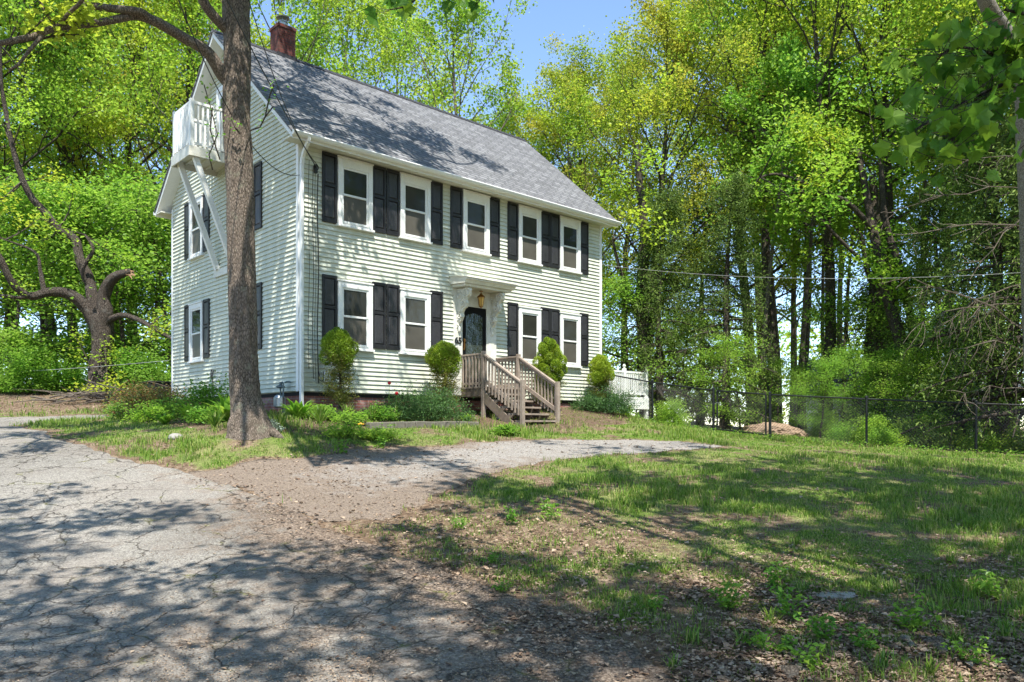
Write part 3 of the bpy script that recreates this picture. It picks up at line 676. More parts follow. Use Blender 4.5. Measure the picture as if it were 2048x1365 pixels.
for a in (xl, xr):
    post(a, L1, -.15, ZD+.86); post(a, L2, -.2, 1.10)
    b = MB(); b.box(a-.045, a+.045, .08, L1-.05, ZD+.78, ZD+.82, FR); b.box(a-.02, a+.02, .08, L1-.05, ZD+.70, ZD+.778, FR); b.box(a-.02, a+.02, .08, L1-.05, ZD+.05, ZD+.11, FR)
    b.quadbox([FR(a-.045, L1+.05, ZD+.78-.03), FR(a+.045, L1+.05, ZD+.78-.03), FR(a+.045, L2-.05, 1.06-.03), FR(a-.045, L2-.05, 1.06-.03), FR(a-.045, L1+.05, ZD+.82-.03), FR(a+.045, L1+.05, ZD+.82-.03), FR(a+.045, L2-.05, 1.10-.03), FR(a-.045, L2-.05, 1.10-.03)])
    for (h0, h1) in ((-.12, -.04), (-.70, -.60)):
        b.quadbox([FR(a-.018, L1+.05, ZD+.79+h0), FR(a+.018, L1+.05, ZD+.79+h0), FR(a+.018, L2-.05, 1.07+h0), FR(a-.018, L2-.05, 1.07+h0), FR(a-.018, L1+.05, ZD+.79+h1), FR(a+.018, L1+.05, ZD+.79+h1), FR(a+.018, L2-.05, 1.07+h1), FR(a-.018, L2-.05, 1.07+h1)])
    SB(b, 'railing', 'wood')
    s_ = 1 if a == xl else -1
    for k in range(6):
        bb = .14+k*.125; b = MB(); b.box(a-.02*s_-.018, a-.02*s_+.018, bb-.018, bb+.018, ZD+.0, ZD+.775, FR); SB(b, 'baluster', 'wood')
    for k in range(11):
        bb = L1+.12+k*.115; f = (bb-L1)/(L2-L1); zz = ZD+.76+(1.04-ZD-.78)*f
        b = MB(); b.box(a-.02*s_-.017, a-.02*s_+.017, bb-.017, bb+.017, zz-.80, zz-.01, FR); SB(b, 'baluster', 'wood')

# ------------------------------------------------------------------ white rear deck
dk_o = (11.8, 2.5, .8)
deck = T('white_deck', *dk_o, 'small white deck with baluster railing beyond the far corner of the house', 'deck')
b = MB(); b.box(9.9, 13.8, 1.2, 4.2, .95, 1.03); b.build('deck_floor', mats['white'], deck, off=dk_o)
b = MB(); b.box(9.9, 13.8, 1.16, 1.196, .62, 1.02); b.box(13.804, 13.84, 1.2, 4.2, .62, 1.02); b.build('skirt_board', mats['white'], deck, off=dk_o)
for (x, y) in ((9.98, 1.25), (11.3, 1.25), (12.55, 1.25), (13.75, 1.25), (13.75, 4.1)):
    b = MB(); b.box(x-.055, x+.055, y-.055, y+.055, .1, 1.98); b.lathe([(.06, 0), (.03, .02), (.05, .06), (.055, .09), (.03, .13), (.005, .15)], (x, y, 1.98), 10); b.build('post', mats['white'], deck, off=dk_o)
b = MB(); b.box(9.9, 13.7, 1.22, 1.28, 1.84, 1.90); b.box(9.9, 13.7, 1.23, 1.27, 1.12, 1.17); b.box(13.72, 13.78, 1.3, 4.1, 1.84, 1.90); b.box(13.73, 13.77, 1.3, 4.1, 1.12, 1.17)
for k in range(36): b.box(10.0+k*.104, 10.045+k*.104, 1.235, 1.265, 1.17, 1.84)
for k in range(26): b.box(13.735, 13.765, 1.35+k*.104, 1.395+k*.104, 1.17, 1.84)
b.build('railing', mats['white'], deck, off=dk_o)

# ------------------------------------------------------------------ chain-link fence and gate
FPIX = [(1205, 24.4), (1305, 23.0), (1427, 21.75), (1540, 20.6), (1733, 19.3), (1952, 18.3), (2170, 17.5)]
def fpost(u, Y):
    x = (u-1024)/F*Y; return Vector((x, Y, g1(x, Y)))
FP = [fpost(*a) for a in FPIX]; H = 1.20
def chain(A, B, off, z0=.05, h=H-.05):
    b = MB(); d = B-A; L = math.hypot(d.x, d.y); sp = .075; n = int((L+h)/sp)+1
    def at(s, hh): return A+d*(s/L)+Vector((0, 0, z0+hh))-off
    for sg in (1, -1):
        for k in range(n+1):
            s0 = k*sp-(h if sg > 0 else 0); s1 = s0+h
            if sg > 0: p, q_ = (s0, 0), (s1, h)
            else: p, q_ = (s0, h), (s1, 0)
            def clip(p, q_):
                (a, ha), (c, hc) = p, q_
                if c <= 0 or a >= L: return None
                if a < 0: ha = ha+(hc-ha)*(-a)/(c-a); a = 0
                if c > L: hc = ha+(hc-ha)*(L-a)/(c-a); c = L
                return (a, ha), (c, hc)
            r = clip(p, q_)
            if r: b.tube([at(*r[0]), at(*r[1])], .0032, 3, False)
    return b
fence = empty('chain_link_fence', FP[1]); tag(fence, 'black chain-link fence running from the house corner to the right edge', 'fence')
for i, p in enumerate(FP):
    if i == 2: pass
    b = MB(); b.tube([p-FP[1]-Vector((0, 0, .2)), p-FP[1]+Vector((0, 0, H+.04))], .038 if i in (2, 3) else .030, 8); b.lathe([(.042, 0), (.042, .03), (.01, .055)], p-FP[1]+Vector((0, 0, H+.03)), 8); b.build('post', mats['blackmetal'], fence)
for i in (0, 1, 3, 4, 5):
    A, B = FP[i], FP[i+1]
    chain(A, B, FP[1]).build('chain_mesh', mats['blackmetal'], fence, keep=True)
    b = MB(); b.tube([A-FP[1]+Vector((0, 0, H)), B-FP[1]+Vector((0, 0, H))], .021, 6); b.build('top_rail', mats['blackmetal'], fence)
A = FP[2].lerp(FP[3], .07); B = FP[2].lerp(FP[3], .93)
gate = empty('chain_link_gate', A); tag(gate, 'black chain-link gate between the two thick fence posts', 'gate')
b = MB()
for s_, e_ in (((0, .1), (0, H)), ((1, .1), (1, H))):
    pp = A.lerp(B, s_[0]); b.tube([pp-A+Vector((0, 0, .1)), pp-A+Vector((0, 0, H))], .024, 8)
b.tube([Vector((0, 0, H)), B-A+Vector((0, 0, H))], .022, 6); b.tube([Vector((0, 0, .12)), B-A+Vector((0, 0, .12))], .022, 6); b.build('gate_frame', mats['blackmetal'], gate)
chain(A, B, A, .12, H-.12).build('chain_mesh', mats['blackmetal'], gate, keep=True)
b = MB(); pp = B-A+Vector((0, 0, .75)); b.tube([pp, pp+Vector((.10, -.06, 0))], .02, 6); b.tube([pp+Vector((.05, -.03, -.06)), pp+Vector((.05, -.03, .08))], .015, 6); b.build('latch', mats['blackmetal'], gate)
# ================================================================== vegetation
def leaf_quads(C, size, rng, up=.45, aspect=.75, droop=0., dirv=None, fold=.25):
    """one folded diamond per leaf"""
    n = len(C); C = np.asarray(C)
    nrm = rng.normal(size=(n, 3)); nrm /= np.linalg.norm(nrm, axis=1)[:, None]+1e-9
    nrm[:, 2] = np.abs(nrm[:, 2]); nrm = nrm*(1-up)+np.array([0, 0, 1.])*up
    nrm /= np.linalg.norm(nrm, axis=1)[:, None]
    a = rng.normal(size=(n, 3)) if dirv is None else dirv+rng.normal(size=(n, 3))*.45
    a[:, 2] -= droop
    a -= nrm*(a*nrm).sum(1)[:, None]; a /= np.linalg.norm(a, axis=1)[:, None]+1e-9
    s = np.cross(nrm, a)
    sz = (np.asarray(size)*(rng.uniform(.6, 1.25, n)))[:, None]
    V = np.empty((n, 4, 3)); w_ = aspect*.5
    V[:, 0] = C-a*sz*.5; V[:, 1] = C+s*sz*w_+nrm*sz*fold*.5-a*sz*.03; V[:, 2] = C+a*sz*.5; V[:, 3] = C-s*sz*w_+nrm*sz*fold*.5-a*sz*.03
    return V.reshape(-1, 3), np.arange(n*4).reshape(n, 4)
def wander(p, d, L, n, rng, wob=.2, grav=0.):
    pts = [np.array(p, float)]; d = np.array(d, float); d /= np.linalg.norm(d)
    for i in range(n):
        d = d+rng.normal(size=3)*wob+np.array([0, 0, grav]); d /= np.linalg.norm(d)
        pts.append(pts[-1]+d*L/n)
    return pts, d
class Tree:
    def __init__(s, seed): s.r = np.random.default_rng(seed); s.w = MB(); s.tips = []; s.dirs = []
    def limb(s, p, d, L, rad, lvl, P):
        r = s.r; nseg = (7, 5, 4, 3)[min(lvl, 3)]
        pts, dd_ = wander(p, d, L, nseg, r, P['wob'][lvl], P['grav'][lvl])
        rr = [max(rad*(1-.75*i/nseg), .006) for i in range(nseg+1)]
        s.w.tube(pts, rr, (8, 5, 4, 3)[min(lvl, 3)], False)
        if lvl >= P['maxl']:
            for i in range(1, nseg+1): s.tips.append(pts[i]); s.dirs.append(dd_)
            return
        nb = P['nb'][lvl]
        for k in range(nb):
            f = P['start'][lvl]+(1-P['start'][lvl])*(k+r.uniform(.2, .9))/nb; f = min(f, .98)
            i = f*nseg; i0 = int(i); q_ = pts[i0]*(1-(i-i0))+pts[min(i0+1, nseg)]*(i-i0)
            t_ = (pts[min(i0+1, nseg)]-pts[i0]); t_ /= np.linalg.norm(t_)+1e-9
            x = r.normal(size=3); x -= t_*x.dot(t_); x /= np.linalg.norm(x)
            an = P['ang'][lvl]*r.uniform(.75, 1.25)
            nd = t_*math.cos(an)+x*math.sin(an); nd[2] += P['lift'][lvl]
            s.limb(q_, nd, L*P['lr'][lvl]*r.uniform(.7, 1.15)*(1-.35*f), rr[i0]*.55, lvl+1, P)
    def leaves(s, per, spread, size, **k):
        T_ = np.array(s.tips); D_ = np.array(s.dirs); n = len(T_)
        C = np.repeat(T_, per, 0)+s.r.normal(size=(n*per, 3))*np.array(spread)
        return leaf_quads(C, size, s.r, **k)
def make_tree(name, seed, H_, r0, base, crown, nl, P, per, spread, size, bark_, leaf_, lean=.02, prof=None, **k):
    t_ = Tree(seed); r = t_.r
    pts, _ = wander((0, 0, -.3), (lean, lean*.5, 1), H_, 14, r, .035, .02)
    rr = [r0*(1.35 if i == 0 else 1)*(1-.9*(i/14)**1.1)+.012 for i in range(15)]
    t_.w.tube(pts, rr, 10, False)
    for k_ in range(nl):
        f = base/H_+(1-base/H_)*((k_+r.uniform(0, 1))/nl)**.9; f = min(f, .985); i = f*14; i0 = int(i)
        q_ = pts[i0]*(1-(i-i0))+pts[min(i0+1, 14)]*(i-i0); az = k_*2.4+r.uniform(-.5, .5)
        g = (f-base/H_)/(1-base/H_); Lm = crown*(prof(g) if prof else (.55+.75*math.sin(math.pi*min(g*.9+.12, 1))))*r.uniform(.75, 1.1)
        el = P['el0']+(P['el1']-P['el0'])*g
        d = (math.cos(az)*math.cos(el), math.sin(az)*math.cos(el), math.sin(el))
        t_.limb(q_, d, Lm, max(rr[i0]*.42, .02), 1, P)
    t_.tips.append(pts[-1]); t_.dirs.append(np.array([0, 0, 1.]))
    e = empty(name)
    t_.w.build('trunk', mats[bark_], e, smooth=True, keep=True)
    k.setdefault('up', .12)
    V, Fq = t_.leaves(per, spread, size, **k)
    fast_mesh('crown', V, Fq, mats[leaf_], e)
    e['n'] = len(Fq)
    return e
BROAD = dict(maxl=3, nb=(0, 6, 4, 0), start=(0, .3, .25, 0), ang=(0, .75, .8, 0), lr=(0, .48, .5, 0), lift=(0, .15, .1, 0), wob=(.1, .13, .16, .2), grav=(0, .05, .04, 0), el0=.35, el1=1.15)
AIRY = dict(BROAD, nb=(0, 5, 4, 0), el0=.5, el1=1.2, wob=(.1, .10, .14, .2))
CONIF = dict(maxl=2, nb=(0, 9, 0, 0), start=(0, .15, 0, 0), ang=(0, .8, 0, 0), lr=(0, .38, 0, 0), lift=(0, -.35, 0, 0), wob=(.1, .06, .1, .1), grav=(0, -.09, -.12, 0), el0=-.05, el1=.5)
UNDER = dict(maxl=3, nb=(0, 5, 3, 0), start=(0, .3, .2, 0), ang=(0, .7, .8, 0), lr=(0, .5, .5, 0), lift=(0, .05, 0, 0), wob=(.1, .15, .2, .2), grav=(0, .02, 0, 0), el0=.1, el1=1.0)
PR = {}
PR['A'] = make_tree('maple_tree', 1, 19, .24, 4.0, 5.6, 28, BROAD, 17, (.32, .32, .16), .15, 'bark_dark', 'leaf_a')
PR['A2'] = make_tree('maple_tree', 12, 18, .22, 3.2, 5.2, 28, BROAD, 17, (.32, .32, .16), .15, 'bark_dark', 'leaf_b')
PR['Y'] = make_tree('maple_tree', 23, 20, .26, 5.0, 5.4, 30, AIRY, 16, (.30, .30, .18), .145, 'bark_dark', 'leaf_y')
PR['AH'] = make_tree('maple_tree', 15, 20, .26, 8.6, 5.6, 20, BROAD, 17, (.32, .32, .16), .15, 'bark_dark', 'leaf_a')
PR['B'] = make_tree('slender_tree', 34, 17, .20, 5.5, 4.6, 22, AIRY, 9, (.22, .22, .16), .145, 'barks', 'leaf_a')
PR['C'] = make_tree('hemlock_tree', 45, 14, .25, 1.2, 3.6, 56, CONIF, 11, (.20, .20, .30), .17, 'bark_dark', 'leaf_d', prof=lambda g: 1.05-.8*g, aspect=.35, droop=1.0, up=.2)
PR['U'] = make_tree('understorey_tree', 56, 7.0, .07, .9, 2.2, 17, UNDER, 9, (.34, .34, .20), .12, 'bark_dark', 'leaf_u', up=.3)
PR['P'] = make_tree('bare_pole_tree', 67, 15, .11, 7.5, 2.6, 14, AIRY, 9, (.25, .25, .2), .17, 'barks', 'leaf_b')
def bush(name, seed, R, Hh, n, size, mat, stems=14, shape='dome', **k):
    r = np.random.default_rng(seed); e = empty(name); b = MB(); cl = []
    for i in range(stems):
        az = r.uniform(0, 6.28); el = r.uniform(.5, 1.45); L = (R*math.cos(el)+Hh*math.sin(el))*r.uniform(.7, 1.0)
        pts, d = wander((r.uniform(-.1, .1)*R, r.uniform(-.1, .1)*R, -.05), (math.cos(az)*math.cos(el), math.sin(az)*math.cos(el), math.sin(el)), L, 5, r, .15, 0)
        b.tube(pts, [max(.014*(1-i_/6)*max(R, .5), .003) for i_ in range(6)], 4, False); cl += pts[2:]
    b.build('stems', mats['bark_dark'], e, keep=True)
    m_ = 90; az = r.uniform(0, 6.28, m_); el = np.arcsin(r.uniform(0, 1, m_)); rad = r.uniform(.55, 1, m_)
    c2 = np.stack([np.cos(az)*np.cos(el)*R*rad, np.sin(az)*np.cos(el)*R*rad, np.sin(el)*Hh*rad+.03], 1)
    CC = np.concatenate([np.array(cl), c2]); pick = r.integers(0, len(CC), n)
    C = CC[pick]+r.normal(size=(n, 3))*np.array([R*.16, R*.16, Hh*.12]); C[:, 2] = np.abs(C[:, 2])
    V, Fq = leaf_quads(C, size, r, **k); fast_mesh('foliage', V, Fq, mats[mat], e); return e
PR['S'] = bush('shrub', 70, 1.3, 1.8, 7000, .11, 'leaf_u')
PR['S2'] = bush('shrub', 71, 1.1, 1.2, 5000, .09, 'leaf_b')
used = set()
def plant(kind, u, Y, scale, rot, label, cat='tree', group=None, X=None, dz=0, sx=1.0):
    x = (u-1024)/F*Y if X is None else X
    src = PR[kind]
    if kind in used: o = linkcopy(src)
    else: o = src; used.add(kind)
    if 'n' in o: del o['n']
    o.location = (x, Y, g1(x, Y)+dz); o.rotation_euler = (0, 0, rot); o.scale = (scale*sx, scale*sx, scale)
    for k_ in ('group',):
        if k_ in o: del o[k_]
    tag(o, label, cat, group); return o
GR = 'trees of the wood beyond the fence'; GL = 'trees behind the left end of the house'; GB = 'trees rising behind the roof'
right = [('Y',1180,36,.74,'lower maple crown touching the far end of the roof'),('Y',1505,37,1.06,'tall yellow-green tree bordering the blue sky gap'),
 ('Y',1290,32,.78,'yellow-green tree just right of the far roof corner'),('AH',1550,33,1.0,'broad bright maple above the middle of the fence'),
 ('AH',1600,42,1.1,'second tall tree straight behind the bright maple'),('AH',1650,31,.98,'leafy green maple above the fence gate side'),
 ('AH',1800,31,1.05,'tall maple behind the bare white branches'),('AH',1760,44,1.15,'distant tree seen above the maples'),
 ('A2',1905,36,1.1,'tall green maple left of the pale trunk'),('A',2020,27,1.0,'maple crown hanging over the dark spruces at the right edge'),
 ('Y',2130,32,1.1,'yellow-green tree cut by the right edge'),('AH',1530,47,1.1,'far green tree between the yellow tree and the bright maple'),
 ('A',1250,47,.95,'far maple filling the space behind the roof corner tree'),('A2',2200,24,.95,'maple just outside the right edge'),
 ('B',1585,40,.95,'thin airy tree filling the light gap'),('B',1680,43,1.0,'thin airy tree right of the light gap'),('B',1530,48,1.0,'far airy tree behind the light gap'),('P',1605,33,1.0,'slim pale trunk standing in the light gap'),('P',1640,35,.95,'slim trunk right of the palest pole tree'),('P',1560,36,1.0,'slim dark trunk left of the light gap'),
 ('P',1690,38,1.05,'thin trunk behind the gate-side maple'),('P',1850,30,1.0,'thin pole tree between the hemlocks and the spruces'),('P',1520,29,.9,'thin leaning pole tree above the fence gate')]
R_ = random.Random(7)
for k_, u, Y, s, l in right: plant(k_, u, Y, s, R_.uniform(0, 6.28), l, group=GR)
for k_, u, Y, s, l in [('C',1320,28,.62,'dark drooping hemlock nearest the house corner'),('C',1450,27,.64,'dark drooping hemlock in the middle of the pair'),('C',1400,34,.72,'hemlock behind the drooping pair'),
    ('C',1765,30,.6,'dark hemlock behind the double leaning trunk'),('C',1985,21.5,.78,'dark spruce with hanging boughs at the right fence'),('C',2095,19.5,.85,'dark spruce at the right edge of the view'),('C',1880,26,.62,'dark spruce left of the hanging boughs')]:
    plant(k_, u, Y, s, R_.uniform(0, 6.28), l, 'conifer', 'dark conifers beyond the fence')
for i, (x, y, k_, s_, l) in enumerate(((19,1,'A',.8,'nearest'),(23,7,'A2',.85,'second'),(27,13,'A',.9,'third'),(25,-3,'A2',.9,'southernmost'),(29,8,'A',1.0,'middle far'),(31,0,'AH',1.0,'farthest'),(31,20,'A2',.95,'closest to the fence line'))):  # unseen trees added so the window panes mirror foliage instead of sky
    plant(k_, 0, y, s_, R_.uniform(0, 6.28), 'maple added outside the frame at right, '+l+', for window reflections', group='unseen trees added for window reflections', X=x)
back = [('B',560,31,1.0,'airy spring tree right behind the chimney'),('B',680,35,1.05,'airy tree over the middle of the roof ridge'),('B',925,33,.95,'airy forked tree standing against the blue sky'),
 ('B',800,40,1.1,'thin-leaved tree between the chimney and the forked tree'),('B',1040,37,.80,'short reddish-tipped tree at the end of the ridge'),('Y',1110,42,.60,'yellow-green tree low in the sky gap'),('B',1150,34,.75,'sparse tree top at the right end of the ridge')]
for k_, u, Y, s, l in back: plant(k_, u, Y, s, R_.uniform(0, 6.28), l, group=GB)
left = [('A',30,33,1.0,'bright maple at the left edge'),('A2',150,36,1.05,'green maple behind the broken old tree'),('Y',265,37,1.0,'yellow-green tree left of the balcony'),('A',350,33,.92,'maple close behind the rear corner of the house'),
 ('A2',-70,29,1.0,'green maple cut by the left edge'),('A2',235,45,1.15,'far green tree between the two left maples'),('A',90,47,1.15,'far maple above the left-hand undergrowth'),('Y',420,44,1.1,'yellow-green tree behind the gable peak'),('A',-170,38,1.1,'maple beyond the left edge')]
for k_, u, Y, s, l in left: plant(k_, u, Y, s, R_.uniform(0, 6.28), l, group=GL)
ul = [(-60,27),(20,26.5),(75,28),(130,27),(185,29),(250,27.5),(300,29),(345,28),(0,31),(110,32),(220,33),(320,33)]
wl = ['first from the left','below the bare limb','behind the fallen boughs','left of the old trunk','just behind the old trunk','right of the old trunk','in the middle of the left undergrowth','against the rear house corner','at the left edge, farther back','left of the old trunk, farther back','right of the old trunk, farther back','near the rear corner, farther back']
for (u, Y), l in zip(ul, wl): plant('U', u, Y, R_.uniform(.75, 1.05), R_.uniform(0, 6.28), 'leafy undergrowth sapling '+l, 'sapling', 'saplings of the left undergrowth', sx=1.25)
ur = [(1250,29,.7),(1360,31,.6),(1480,30,.45),(1560,28,.38),(1690,26,.42),(1770,24.5,.4),(1840,26,.6),(1930,23,.55),(1610,31,.38),(1720,30,.75),(2010,24,.7),(1300,33,.9),(1880,31,.9),(1150,31,.7),(1440,25.5,.42),(1640,25,.34),(1820,22.5,.38)]
wr = ['beside the white deck','between the two front hemlocks','left of the gate, under the hemlocks','above the gate','right of the mulch pile','at the fence below the leaning trunks','by the neighbouring shed','left of the hanging spruce boughs','in the light gap','behind the mulch pile','under the right-hand spruces','deep behind the deck','deep in the right-hand wood','just behind the far house corner','in front of the second hemlock','bright beside the mulch heap','in front of the leaning trunks']
for (u, Y, s), l in zip(ur, wr): plant('U', u, Y, s, R_.uniform(0, 6.28), 'green understorey sapling '+l, 'sapling', 'saplings beyond the fence', sx=1.2)
sb = [(-30,25,.9),(60,24.8,.8),(140,25.2,.8),(270,24.2,.75),(310,25.5,.8),(1345,23.6,.42),(1690,22.6,.45),(1745,22.0,.45),(1765,20.3,.42),(1860,21.5,.5),(1960,20.2,.45),(1650,26.5,.5),(1780,24,.6),(1900,24,.6),(2040,20,.5)]
ws = ['at the left edge of the leaf bank','behind the leaf bank','left of the old trunk foot','right of the old trunk foot, pale green','near the house rear corner','against the fence beyond the deck','inside the fence right of the gate','under the yellow-green leaves','with a thin white stem at the fence','behind the fifth fence post','at the fence under the spruce','behind the mulch pile','in front of the neighbouring shed','under the dark spruces','at the far right of the fence']
for i, ((u, Y, s), l) in enumerate(zip(sb, ws)): plant('S' if i % 2 else 'S2', u, Y, s*1.0, R_.uniform(0, 6.28), 'leafy green shrub '+l, 'shrub', 'wild shrubs at the edge of the wood')
# far wood as one mass
r = np.random.default_rng(5); n = 34000
az = r.uniform(-1.05, 1.05, n); dist = r.uniform(62, 80, n); x = np.sin(az)*dist; y = np.cos(az)*dist
hh = 5+7*fbm(az*9, az*0, 3); z = r.uniform(0, 1, n)**.8*hh
V, Fq = leaf_quads(np.stack([x, y, z], 1), .42, r, up=.1)
tag(fast_mesh('far_woods', V, Fq, mats['leaf_a']), 'far wood closing the view behind all the trees', 'woods', kind='stuff')

# ------------------------------------------------------------------ big tree in front of the house
def rough_tube(pts, rad, n, amp, seed, fr=3.0):
    """dense tube whose radius is broken up like bark and burls"""
    pts = [np.array(p, float) for p in pts]; rng_ = seed
    b = MB(); b.tube([tuple(p) for p in pts], list(rad), n, False)
    V = np.array(b.v); i = np.repeat(np.arange(len(pts)), n); c = np.array(pts)[i]
    d = V-c; a = np.tile(np.arange(n)/n*2*np.pi, len(pts))
    nn = fbm(np.cos(a)*fr+rng_, c[:, 2]*3.0+np.sin(a)*fr, seed, 5)-.5
    b.v = [tuple(p) for p in c+d*(1+amp*nn*2)[:, None]]; return b
def interp(pts, rad, step):
    P_ = [np.array(p, float) for p in pts]; o, rr = [], []
    for k in range(len(P_)-1):
        L = np.linalg.norm(P_[k+1]-P_[k]); m_ = max(2, int(L/step)); p0 = P_[max(k-1, 0)]; p3 = P_[min(k+2, len(P_)-1)]
        for j in range(m_):
            t_ = j/m_; a, b_ = P_[k], P_[k+1]
            o.append(.5*((2*a)+(-p0+b_)*t_+(2*p0-5*a+4*b_-p3)*t_*t_+(-p0+3*a-3*b_+p3)*t_**3)); rr.append(rad[k]+(rad[k+1]-rad[k])*t_)
    o.append(P_[-1]); rr.append(rad[-1]); return o, rr
TB = px(497, 862, 13.0); bz = g1(TB.x, 13.0); TB = Vector((TB.x, 13.0, bz))
bt = empty('large_tree', TB); tag(bt, 'large rough-barked tree with a mossy foot in front of the house corner', 'tree')
def rel(p, o=TB): return np.array(p)-np.array(o)
tp = [(502, 880), (501, 858), (496, 830), (490, 790), (487, 700), (486, 600), (482, 500), (480, 400), (476, 300), (473, 200), (474, 100), (472, 0), (470, -150), (462, -350), (480, -600), (470, -900)]
tr_ = [.42, .34, .285, .245, .225, .222, .222, .222, .218, .215, .215, .21, .20, .17, .13, .05]
P_, R2 = interp([rel(px(u, v, 13.0)) for u, v in tp], tr_, .05)
b = rough_tube(P_, R2, 72, .15, 3, 6.0)
# buttress roots
for az, L in ((-.15, .50), (.6, .42), (2.6, .32), (4.0, .32), (-1.3, .30)):
    q_ = [(.14*math.cos(az), .14*math.sin(az), .36), (.25*math.cos(az), .28*math.sin(az), .12), (L*math.cos(az), L*math.sin(az), -.03), (1.3*L*math.cos(az), 1.3*L*math.sin(az), -.16)]
    a_, c_ = interp(q_, [.12, .12, .07, .03], .06); bb = rough_tube(a_, c_, 10, .15, 8); n0 = len(b.v); b.v += bb.v; b.f += [tuple(i+n0 for i in f) for f in bb.f]
b.build('trunk', mats['barks'], bt, smooth=True, keep=True)
def pixlimb(parent, org, pts, rad, mat, n=12, amp=.12, seed=4, name='limb'):
    P_, R2 = interp([rel(px(u, v, Y), org) for u, v, Y in pts], rad, .09); return rough_tube(P_, R2, n, amp, seed).build(name, mats[mat], parent, smooth=True, keep=True)
limbs = [([(468,175,13),(446,151,12.9),(415,105,12.7),(369,77,12.5),(316,46,12.2),(281,33,12.1),(260,33,12.0),(197,46,11.8),(112,56,11.4),(70,72,11.2),(14,84,11.0),(-60,100,10.8)], [.12,.11,.095,.085,.08,.07,.06,.055,.05,.045,.04,.03]),
 ([(300,38,12.15),(281,24,12.0),(246,20,11.9),(197,14,11.8),(150,0,11.6),(90,-60,11.2),(100,-230,10.4)], [.06,.06,.06,.055,.05,.04,.03]), ([(90,-60,11.2),(0,-100,10.6),(-120,-160,10),(-160,-280,10)], [.04,.035,.03,.02]), ([(330,-220,12),(260,-260,11),(100,-300,11),(-40,-330,11)], [.05,.045,.035,.02]),
 ([(475,80,13.0),(455,60,12.9),(430,35,12.7),(405,0,12.5),(385,-60,12.3),(330,-220,12)], [.11,.09,.08,.075,.07,.05]),
 ([(112,56,11.4),(140,25,11.3),(165,0,11.2),(190,-50,11)], [.03,.028,.025,.02]),
 ([(84,72,11.2),(60,100,11.1),(36,130,11.0),(18,140,11)], [.03,.025,.02,.015]),
 ([(112,52,11.4),(90,25,11.3),(75,-10,11.2)], [.025,.02,.02]),
 ([(470,-100,13.0),(520,-260,12.6),(600,-420,12.2),(700,-560,12)], [.13,.10,.08,.05]),
 ([(468,-240,13.0),(500,-420,11),(540,-600,9),(600,-880,7.2)], [.10,.08,.06,.03]), ([(540,-600,9),(640,-760,8.2),(800,-900,7.6)], [.05,.04,.02]), ([(500,-420,11),(420,-560,9.6),(380,-760,8)], [.05,.04,.02]),
 ([(472,-130,13.0),(540,-220,14),(640,-270,15.2),(780,-320,16),(960,-430,16.4)], [.11,.09,.07,.05,.03]), ([(468,-240,13.0),(520,-300,15),(570,-320,16.5),(720,-430,17)], [.09,.07,.05,.03]),
 ([(466,-200,13.0),(400,-340,13.2),(300,-450,13.6),(180,-520,14)], [.12,.10,.08,.05]),
 ([(470,-380,13.0),(540,-520,14),(620,-660,15)], [.10,.08,.05]), ([(465,-300,13.0),(430,-420,12),(360,-520,10.6)], [.10,.08,.05])]
for i, (p_, r_) in enumerate(limbs): pixlimb(bt, TB, p_, r_, 'barks', 12, .13, 5+i)
# its crown, mostly above the frame, and a few sprigs
ct = Tree(88); Pc = dict(BROAD, nb=(0, 5, 4, 0))
for (u, v, Y, L) in ((700,-560,12,3.0),(600,-420,12.2,3.0),(180,-520,14,3.2),(300,-450,13.6,3),(620,-660,15,3.4),(360,-520,10.6,3),(480,-600,13,3.4),(470,-900,13,3.4),(330,-220,12,2.4),(90,-60,11.2,2.0),(-60,100,10.8,1.6),(520,-260,12.6,2.2),(470,-750,13,3.6),(600,-880,7.2,1.9),(540,-600,9,1.6),(800,-900,7.6,1.9),(380,-760,8,1.6),(100,-230,10.4,2.0),(-120,-160,10,2.0),(260,-260,11,2.2),(-40,-330,11,2.2),(640,-260,15.2,2.2),(780,-300,16,2.4),(560,-300,16.5,2.4),(880,-360,15.5,2.4),(720,-420,17,2.6),(960,-420,16.4,2.2)):
    o_ = rel(px(u, v, Y)); 
    for k in range(3 if L > 2.1 else 2):
        d = ct.r.normal(size=3); d[2] = abs(d[2])+.35; ct.limb(o_, d, L, .04, 1, Pc)
ct.w.build('twigs', mats['bark_dark'], bt, keep=True)
V, Fq = ct.leaves(7, (.14, .14, .09), .12); fast_mesh('crown', V, Fq, mats['leaf_a'], bt)
sp_ = Tree(91)
for (pts) in ([(425,340,12.9),(418,310,12.7),(435,270,12.6),(420,210,12.6),(408,170,12.6)], [(440,320,12.8),(420,260,12.6),(425,215,12.5)], [(498,262,12.8),(520,255,12.6),(530,235,12.5),(545,215,12.5)], [(530,235,12.5),(540,190,12.5),(548,170,12.4)], [(480,268,12.7),(470,255,12.6),(463,240,12.6)]):
    P_ = [rel(px(*p)) for p in pts]; sp_.w.tube(P_, [.012]*len(P_), 4, False)
    for a in P_[1:]: sp_.tips.append(a); sp_.dirs.append(a)
sp_.w.build('sprig', mats['bark_dark'], bt, keep=True)
V, Fq = sp_.leaves(8, (.07, .07, .06), .06); fast_mesh('sprig_leaves', V, Fq, mats['leaf_b'], bt)

